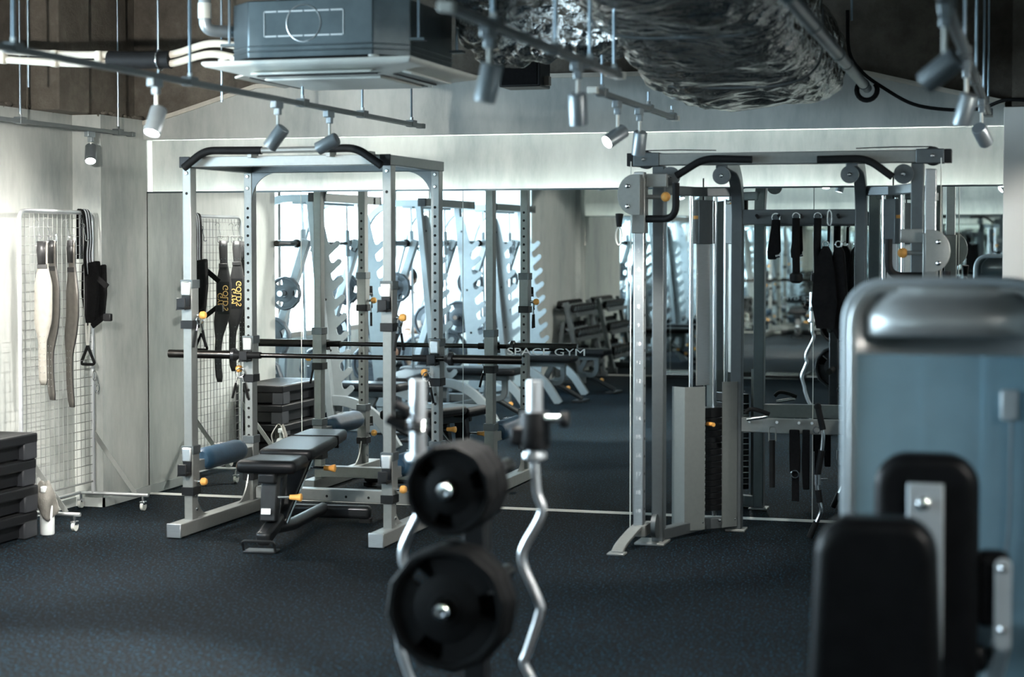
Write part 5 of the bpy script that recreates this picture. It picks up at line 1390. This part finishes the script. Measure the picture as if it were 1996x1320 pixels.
# nearest padded backrest, belonging to the next machine
D3 = 4.15
c3 = atD(1708, 1150, D3); zt3 = atD(1708, 1006, D3).z; hw3 = (1840 - 1577) / 2 * D3 / FPX
nm = thing('padded_seat', 'big black padded backrest nearest the viewer at the bottom right', 'machine seat', (c3.x, c3.y, 0))
pad('backrest', c3.x, c3.y, 0.44, zt3, hw3, 0.115, 0.085, nm, topw=0.86)
MB().box(c3.x - 0.05, c3.x + 0.05, c3.y + 0.05, c3.y + 0.09, 0.05, 0.70).build('back_post', 'pale_paint', nm, 0.006)
MB().box(c3.x - 0.19, c3.x + 0.19, c3.y - 0.42, c3.y - 0.02, 0.40, 0.48).build('seat_pad', 'black_vinyl', nm, 0.03, 4)
MB().box(c3.x - 0.05, c3.x + 0.05, c3.y - 0.26, c3.y - 0.18, 0.05, 0.40).build('seat_post', 'pale_paint', nm, 0.006)
MB().box(c3.x - 0.06, c3.x + 0.06, c3.y - 0.46, c3.y + 0.14, 0.0, 0.055).build('base_beam', 'pale_paint', nm, 0.01)
MB().box(c3.x - 0.26, c3.x + 0.26, c3.y - 0.45, c3.y - 0.38, 0.0, 0.05).build('foot_beam', 'pale_paint', nm, 0.01)
# ================================================================== the window side of the room (seen in the mirror)
def smith_station(label, loc):
    t = thing('smith_machine', label, 'smith machine', loc, 0, 'smith machines along the window')
    H = 0.555
    ex = lambda z: 0.16 * (1.85 - z) / 1.6            # lean of the front posts
    for s in (-1, 1):
        y = s * H
        MB().beam((ex(0.05) - 0.05, y, 0.05), (ex(1.93) - 0.05, y, 1.93), 0.055, 0.07, (0, 1, 0)).build('front_post', 'smith_paint', t, 0.004, local=True)
        # notched plate
        pl = [(ex(0.22) - 0.075, 0.22), (ex(0.22) + 0.02, 0.22)]
        z = 0.36
        while z < 1.62:
            e = ex(z) + 0.045
            pl += [(e, z), (e + 0.050, z + 0.046), (e + 0.078, z + 0.070), (e + 0.092, z + 0.094), (e + 0.082, z + 0.116), (e + 0.058, z + 0.118), (e + 0.024, z + 0.088), (e + 0.002, z + 0.088), (e - 0.010, z + 0.110)]
            z += 0.142
        pl += [(ex(1.80) + 0.03, 1.76), (ex(1.80) + 0.0, 1.84), (ex(1.80) - 0.075, 1.84)]
        np_ = MB().prism(pl, (0, y - 0.038 * s - 0.006, 0), (1, 0, 0), (0, 0, 1), (0, 0.012, 0)).build('notched_plate', 'smith_paint', t, local=True)
        bo = MB()
        for z in (0.35, 0.75, 1.15, 1.70): bo.cyl((ex(z) - 0.02, y - 0.038 * s - 0.009, z), (ex(z) - 0.02, y - 0.038 * s + 0.009, z), 0.010, n=10)
        k_ = bo.build('bolts', 'bar_steel', np_, local=True); k_['kind'] = 'stuff'
        P = bend([(0.06, y, 1.945), (-0.50, y, 1.945), (-0.76, y, 1.0), (-0.80, y, 0.08)], 0.30, 8)
        MB().sweep_rect(P, 0.060, 0.045, (0, 1, 0)).build('rear_arch', 'smith_paint', t, 0.004, local=True)
        MB().beam((-0.09, y, 1.62), (-0.60, y, 0.08), 0.06, 0.075, (0, 1, 0)).build('rear_leg', 'smith_paint', t, 0.004, local=True)
        MB().beam((-0.84, y, 0.04), (0.16, y, 0.04), 0.06, 0.075, (0, 0, 1)).build('base_rail', 'smith_paint', t, 0.004, local=True)
        P = bend([(-0.25, y, 0.36), (0.28, y, 0.36), (0.50, y, 0.24), (0.66, y, 0.0)], 0.25, 8)
        MB().sweep_rect(P, 0.080, 0.050, (0, 1, 0)).build('arched_foot', 'smith_paint', t, 0.004, local=True)
        MB().cyl((-0.13, y - s * 0.075, 0.09), (-0.165, y - s * 0.075, 1.92), 0.0135, n=12).build('guide_rod', 'chrome', t, local=True)
        MB().cyl((-0.158, y - s * 0.075, 1.48), (-0.161, y - s * 0.075, 1.70), 0.025, n=14).build('slide_bearing', 'lamp_grey', t, local=True)
        for (xx, zz) in ((-0.24, 1.20), (-0.36, 0.85), (-0.46, 0.52)):
            MB().cyl((xx, y, zz), (xx, y + s * 0.20, zz), 0.0235, n=14).build('plate_horn', 'chrome', t, local=True)
        MB().tube([(-0.10, s * 0.45, 1.555), (-0.105, s * 0.45, 1.53), (-0.075, s * 0.45, 1.52), (-0.06, s * 0.45, 1.55)], 0.008, 8).build('safety_catch', 'black_plastic', t, local=True)
    MB().box(-0.01, 0.06, -0.70, 0.70, 1.915, 1.985).build('top_crossbeam', 'silver_paint', t, 0.004, local=True)
    for s in (-1, 1): MB().box(-0.012, 0.062, *sorted((s * 0.70, s * 0.73)), 1.913, 1.987).build('beam_cap', 'black_plastic', t, 0.003, local=True)
    MB().box(-0.83, -0.77, -H, H, 0.06, 0.12).build('rear_crossbeam', 'smith_paint', t, 0.004, local=True)
    MB().box(-0.22, -0.12, -H, H, 1.90, 1.95).build('rod_head_beam', 'smith_paint', t, 0.004, local=True)
    bs = MB().cyl((-0.158, -0.62, 1.59), (-0.158, 0.62, 1.59), 0.0145, n=12).build('smith_bar', 'bar_steel', t, local=True)
    for s in (-1, 1):
        MB().lathe([(0.036, 0), (0.036, 0.02), (0.025, 0.025), (0.025, 0.40), (0.02, 0.405)], (-0.158, s * 0.60, 1.59), (0, s, 0), 18).build('bar_sleeve', 'bar_steel', bs, local=True)
    return t
ST = [(-5.42, -3.42), (-5.20, -5.38), (-5.20, -7.55)]
sl_ = ['smith machine with notched plates nearest the mirror along the window', 'middle smith machine along the window, with notched plates', 'smith machine with notched plates farthest from the mirror, by the dumbbells']
s0_ = smith_station(sl_[0], (*ST[0], 0))
for k in (1, 2): copy_tree(s0_, (*ST[k], 0), 0, sl_[k])
# plates on the horns
gp = None
where = ['top', 'middle', 'low']; mach = ['nearest', 'middle', 'farthest']
for i, (sx, sy) in enumerate(ST):
    for s in (-1, 1):
        for j, (xx, zz, R_) in enumerate(((-0.24, 1.20, 0.135), (-0.36, 0.85, 0.17), (-0.46, 0.52, 0.20))):
            if (i, s, j) in ((1, -1, 0),): continue
            lb_ = 'dark weight plate on the %s horn of the %s smith machine, %s side' % (where[j], mach[i], 'mirror' if s > 0 else 'far')
            grip_plate(lb_, (sx + xx, sy + s * (0.555 + 0.09), zz), R_, 0.055, 0.3 * j + i, 'plates on the smith machines', m='plate_grey')
# flat benches with arched legs
def flat_bench(label, loc, rz):
    t = thing('flat_bench', label, 'bench', loc, rz, 'benches along the window')
    MB().box(-0.55, 0.55, -0.14, 0.14, 0.395, 0.465).build('pad', 'black_vinyl', t, 0.028, 4, local=True)
    MB().box(-0.45, 0.45, -0.04, 0.04, 0.345, 0.397).build('rail', 'grey_paint', t, 0.004, local=True)
    P = bend([(0.30, 0, 0.35), (0.22, 0, 0.20), (0.42, 0, 0.17), (0.42, 0, 0.36)], 0.11, 6)
    u_ = MB().sweep_rect(P, 0.05, 0.05, (0, 1, 0)).build('u_bracket', 'grey_paint', t, 0.003, local=True)
    MB().box(0.28, 0.33, -0.027, -0.0255, 0.165, 0.195).build('warning_sticker', 'white_print', u_, local=True)
    MB().box(0.33, 0.37, -0.027, -0.0255, 0.165, 0.195).build('warning_sticker', 'orange_plastic', u_, local=True)
    MB().beam((0.32, 0, 0.19), (-0.35, 0, 0.05), 0.05, 0.05, (0, 0, 1)).build('spine', 'grey_paint', t, 0.006, local=True)
    MB().tube(bend([(0.32, 0, 0.19), (0.52, 0, 0.08), (0.62, 0, 0.03)], 0.08), 0.024, 12).build('front_leg', 'black_steel', t, local=True)
    MB().box(0.55, 0.66, -0.16, 0.16, 0.0, 0.02).build('front_foot', 'black_steel', t, 0.004, local=True)
    MB().box(-0.42, -0.34, -0.26, 0.26, 0.0, 0.06).build('rear_foot', 'grey_paint', t, 0.006, local=True)
    MB().beam((-0.38, 0, 0.04), (-0.30, 0, 0.36), 0.05, 0.05, (0, 1, 0)).build('rear_leg', 'grey_paint', t, 0.004, local=True)
    MB().lathe([(0.010, 0), (0.022, 0.01), (0.022, 0.03)], (0.46, -0.03, 0.13), (0, -1, 0), 12).build('pull_knob', 'orange_plastic', t, local=True)
    return t
fb = flat_bench('flat bench inside the smith machine nearest the mirror', (-5.45, -3.42, 0), 0.0)
copy_tree(fb, (-5.05, -5.38, 0), 0, 'flat bench inside the middle smith machine')
copy_tree(fb, (-5.00, -7.30, 0), 0, 'flat bench on the near side inside the farthest smith machine')
copy_tree(fb, (-4.92, -8.45, 0), 0.05, 'flat bench between the farthest smith machine and the dumbbells')
copy_tree(fb, (-5.25, -4.42, 0), 1.45, 'flat bench set crosswise between the first two smith machines')

# ------------------------------------------------------------------ person seated by the window
pp = thing('person', 'person in a white t-shirt and black shorts seated between the machines by the window', 'person', (-5.92, -6.50, 0))
def skin_body(name, m, verts, edges, radii, parent, sub=2):
    me = bpy.data.meshes.new(name); me.from_pydata(verts, edges, []); me.update()
    o = bpy.data.objects.new(name, me); COL.objects.link(o); o.parent = parent; ROOTM[o.name] = ROOTM[parent.name]
    md = o.modifiers.new('skin', 'SKIN'); md.use_smooth_shade = True
    sv = me.skin_vertices[0].data
    for k, r in enumerate(radii):
        sv[k].radius = r if isinstance(r, tuple) else (r, r); sv[k].use_root = (k == 0)
    s_ = o.modifiers.new('smooth', 'SUBSURF'); s_.levels = sub; s_.render_levels = sub
    me.materials.append(MATS[m])
    return o
# local: faces +y (towards the mirror), seated on a bench 0.46 high
V = [(0, 0, 0.52), (0, 0.01, 0.68), (0, 0.03, 0.86), (0, 0.05, 1.02), (0, 0.06, 1.08), (0, 0.07, 1.125), (0, 0.085, 1.185), (0, 0.10, 1.27), (0, 0.095, 1.325),
     (0.09, 0.0, 0.52), (0.11, 0.40, 0.53), (0.12, 0.38, 0.28), (0.12, 0.36, 0.075), (0.12, 0.46, 0.035),
     (-0.09, 0.0, 0.52), (-0.11, 0.40, 0.53), (-0.12, 0.38, 0.28), (-0.12, 0.36, 0.075), (-0.12, 0.46, 0.035),
     (0.17, 0.05, 1.06), (0.23, 0.06, 0.92), (0.24, 0.12, 0.78), (0.17, 0.28, 0.74), (0.14, 0.36, 0.75),
     (-0.17, 0.05, 1.06), (-0.23, 0.06, 0.92), (-0.24, 0.12, 0.78), (-0.17, 0.28, 0.74), (-0.14, 0.36, 0.75)]
E_ = [(0, 1), (1, 2), (2, 3), (3, 4), (4, 5), (5, 6), (6, 7), (7, 8), (0, 9), (9, 10), (10, 11), (11, 12), (12, 13), (0, 14), (14, 15), (15, 16), (16, 17), (17, 18),
      (3, 19), (19, 20), (20, 21), (21, 22), (22, 23), (3, 24), (24, 25), (25, 26), (26, 27), (27, 28)]
Rr = [(0.15, 0.11), (0.13, 0.10), (0.15, 0.11), (0.15, 0.10), (0.08, 0.07), 0.052, (0.066, 0.075), (0.074, 0.09), (0.05, 0.06),
      0.09, 0.062, 0.055, 0.036, 0.030, 0.09, 0.062, 0.055, 0.036, 0.030,
      0.055, 0.047, 0.042, 0.030, 0.034, 0.055, 0.047, 0.042, 0.030, 0.034]
skin_body('body', 'skin', V, E_, Rr, pp)
for s in (-1, 1):
    for k, (dx, L_) in enumerate(((-0.024, 0.070), (-0.008, 0.080), (0.009, 0.076), (0.025, 0.060))):
        x = s * 0.135 + dx
        skin_body('finger', 'skin', [(x, 0.375, 0.750), (x * 0.98, 0.375 + L_ * 0.6, 0.742), (x * 0.96, 0.37 + L_, 0.715)], [(0, 1), (1, 2)], [0.0095, 0.009, 0.0075], pp, 1)
    skin_body('thumb', 'skin', [(s * 0.115, 0.345, 0.760), (s * 0.085, 0.385, 0.765), (s * 0.075, 0.415, 0.755)], [(0, 1), (1, 2)], [0.011, 0.010, 0.008], pp, 1)
skin_body('t_shirt', 'shirt_white', [(0, 0, 0.56), (0, 0.012, 0.70), (0, 0.03, 0.87), (0, 0.05, 1.02), (0, 0.058, 1.085), (0.165, 0.052, 1.055), (0.235, 0.062, 0.91), (-0.165, 0.052, 1.055), (-0.235, 0.062, 0.91)],
          [(0, 1), (1, 2), (2, 3), (3, 4), (3, 5), (5, 6), (3, 7), (7, 8)], [(0.185, 0.14), (0.175, 0.135), (0.18, 0.135), (0.17, 0.12), (0.085, 0.075), 0.078, 0.076, 0.078, 0.076], pp)
skin_body('shorts', 'shorts_black', [(0, 0, 0.53), (0.09, 0.04, 0.525), (0.115, 0.30, 0.53), (-0.09, 0.04, 0.525), (-0.115, 0.30, 0.53)], [(0, 1), (1, 2), (0, 3), (3, 4)], [(0.165, 0.11), 0.11, 0.092, 0.11, 0.092], pp)
MB().ball((0, 0.078, 1.262), 0.108, 16, 10, (0.84, 1.0, 0.95)).build('hair', 'hair_dark', pp, local=True)
MB().ball((0, 0.115, 1.225), 0.094, 16, 10, (0.84, 0.92, 1.18)).build('face', 'skin', pp, local=True)
MB().ball((0, 0.203, 1.215), 0.017, 8, 6, (0.8, 1.0, 1.3)).build('nose', 'skin', pp, local=True)
for s in (-1, 1):
    MB().ball((s * 0.030, 0.190, 1.242), 0.009, 8, 6, (1.2, 0.6, 0.7)).build('eye', 'hair_dark', pp, local=True)
    MB().ball((s * 0.086, 0.095, 1.225), 0.020, 8, 6, (0.4, 0.8, 1.3)).build('ear', 'skin', pp, local=True)
    MB().box(s * 0.12 - 0.045, s * 0.12 + 0.045, 0.30, 0.53, 0.0, 0.07).build('shoe', 'white_plastic', pp, 0.03, 3, local=True)
MB().box(-0.022, 0.022, 0.182, 0.192, 1.168, 1.174).build('mouth', 'leather_grey', pp, 0.002, local=True)
copy_tree(fb, (-5.92, -6.62, 0), 1.5708, 'flat bench under the seated person')

# ------------------------------------------------------------------ dumbbell rack against the end wall
DX0, DX1, DY0, DY1 = -5.285, -4.96, -10.64, -9.56
dr = thing('dumbbell_rack', 'three-tier grey dumbbell rack against the end wall beside the opposite mirror', 'dumbbell rack', ((DX0 + DX1) / 2, (DY0 + DY1) / 2, 0))
for yy in (DY0, DY1):
    MB().beam((DX1 + 0.02, yy, 0.02), (DX0 + 0.15, yy, 0.92), 0.05, 0.09, (0, 1, 0)).build('side_post', 'grey_paint', dr, 0.005)
    MB().beam((DX0 + 0.02, yy, 0.04), (DX1 + 0.06, yy, 0.04), 0.05, 0.07, (0, 0, 1)).build('floor_rail', 'grey_paint', dr, 0.005)
    MB().beam((DX0 + 0.05, yy, 0.04), (DX0 + 0.12, yy, 0.70), 0.045, 0.06, (0, 1, 0)).build('rear_brace', 'grey_paint', dr, 0.005)
tiers = [(0.22, DX1 - 0.10), (0.52, DX1 - 0.145), (0.80, DX1 - 0.185)]
for z, xx in tiers:
    for o_, dz in ((-0.09, 0.035), (0.09, -0.012)):
        MB().beam((xx + o_, DY0, z + dz), (xx + o_, DY1, z + dz), 0.07, 0.012, (0.28, 0, 1)).build('shelf_rail', 'grey_paint', dr, 0.002)
    MB().beam((xx + 0.128, DY0, z - 0.02), (xx + 0.128, DY1, z - 0.02), 0.012, 0.05, (0, 0, 1)).build('shelf_lip', 'grey_paint', dr, 0.002)
def dumbbell(label, p, tilt, L_=0.26, R_=0.052):
    t = thing('dumbbell', label, 'dumbbell', p, 0, 'dumbbells on the rack')
    ax = Vector((math.cos(tilt), 0, -math.sin(tilt)))
    MB().cyl(-ax * (L_ * 0.26), ax * (L_ * 0.26), 0.0145, n=10).build('handle', 'chrome', t, local=True)
    for s in (-1, 1):
        h_ = MB().lathe([(R_ * 0.75, 0), (R_, 0.01), (R_, L_ * 0.22), (R_ * 0.72, L_ * 0.25)], ax * (s * L_ * 0.25), ax * s, 10).build('head', 'black_rubber', t, local=True)
        MB().lathe([(R_ * 0.70, 0), (R_ * 0.70, 0.003), (R_ * 0.5, 0.006)], ax * (s * L_ * 0.5), ax * s, 12).build('end_cap', 'chrome', h_, local=True)
    return t
tl = ['lowest', 'middle', 'top']
nth = ['first', 'second', 'third', 'fourth', 'fifth', 'sixth', 'seventh', 'eighth', 'ninth']
db = None
for i, (z, xx) in enumerate(tiers):
    n_ = (7, 8, 9)[i]
    for k in range(n_):
        y = DY1 - 0.07 - k * (DY1 - DY0 - 0.14) / (n_ - 1)
        R_ = (0.060, 0.054, 0.046)[i]
        lb_ = '%s dumbbell from the near end on the %s tier of the rack' % (nth[k], tl[i])
        p = (xx, y, z + R_ + 0.020)
        if k == 0: db = dumbbell(lb_, p, 0.26, (0.26, 0.25, 0.22)[i], R_)
        else: copy_tree(db, p, 0, lb_)
# barbells lying along the foot of the opposite mirror
barbell('barbell with chrome sleeves on the floor along the opposite mirror', -3.06, -0.90, -10.80, 0.041, 'bar_steel', 'chrome')
barbell('second barbell on the floor a little in front of the other one', -4.30, -2.14, -10.70, 0.041, 'bar_steel', 'chrome')
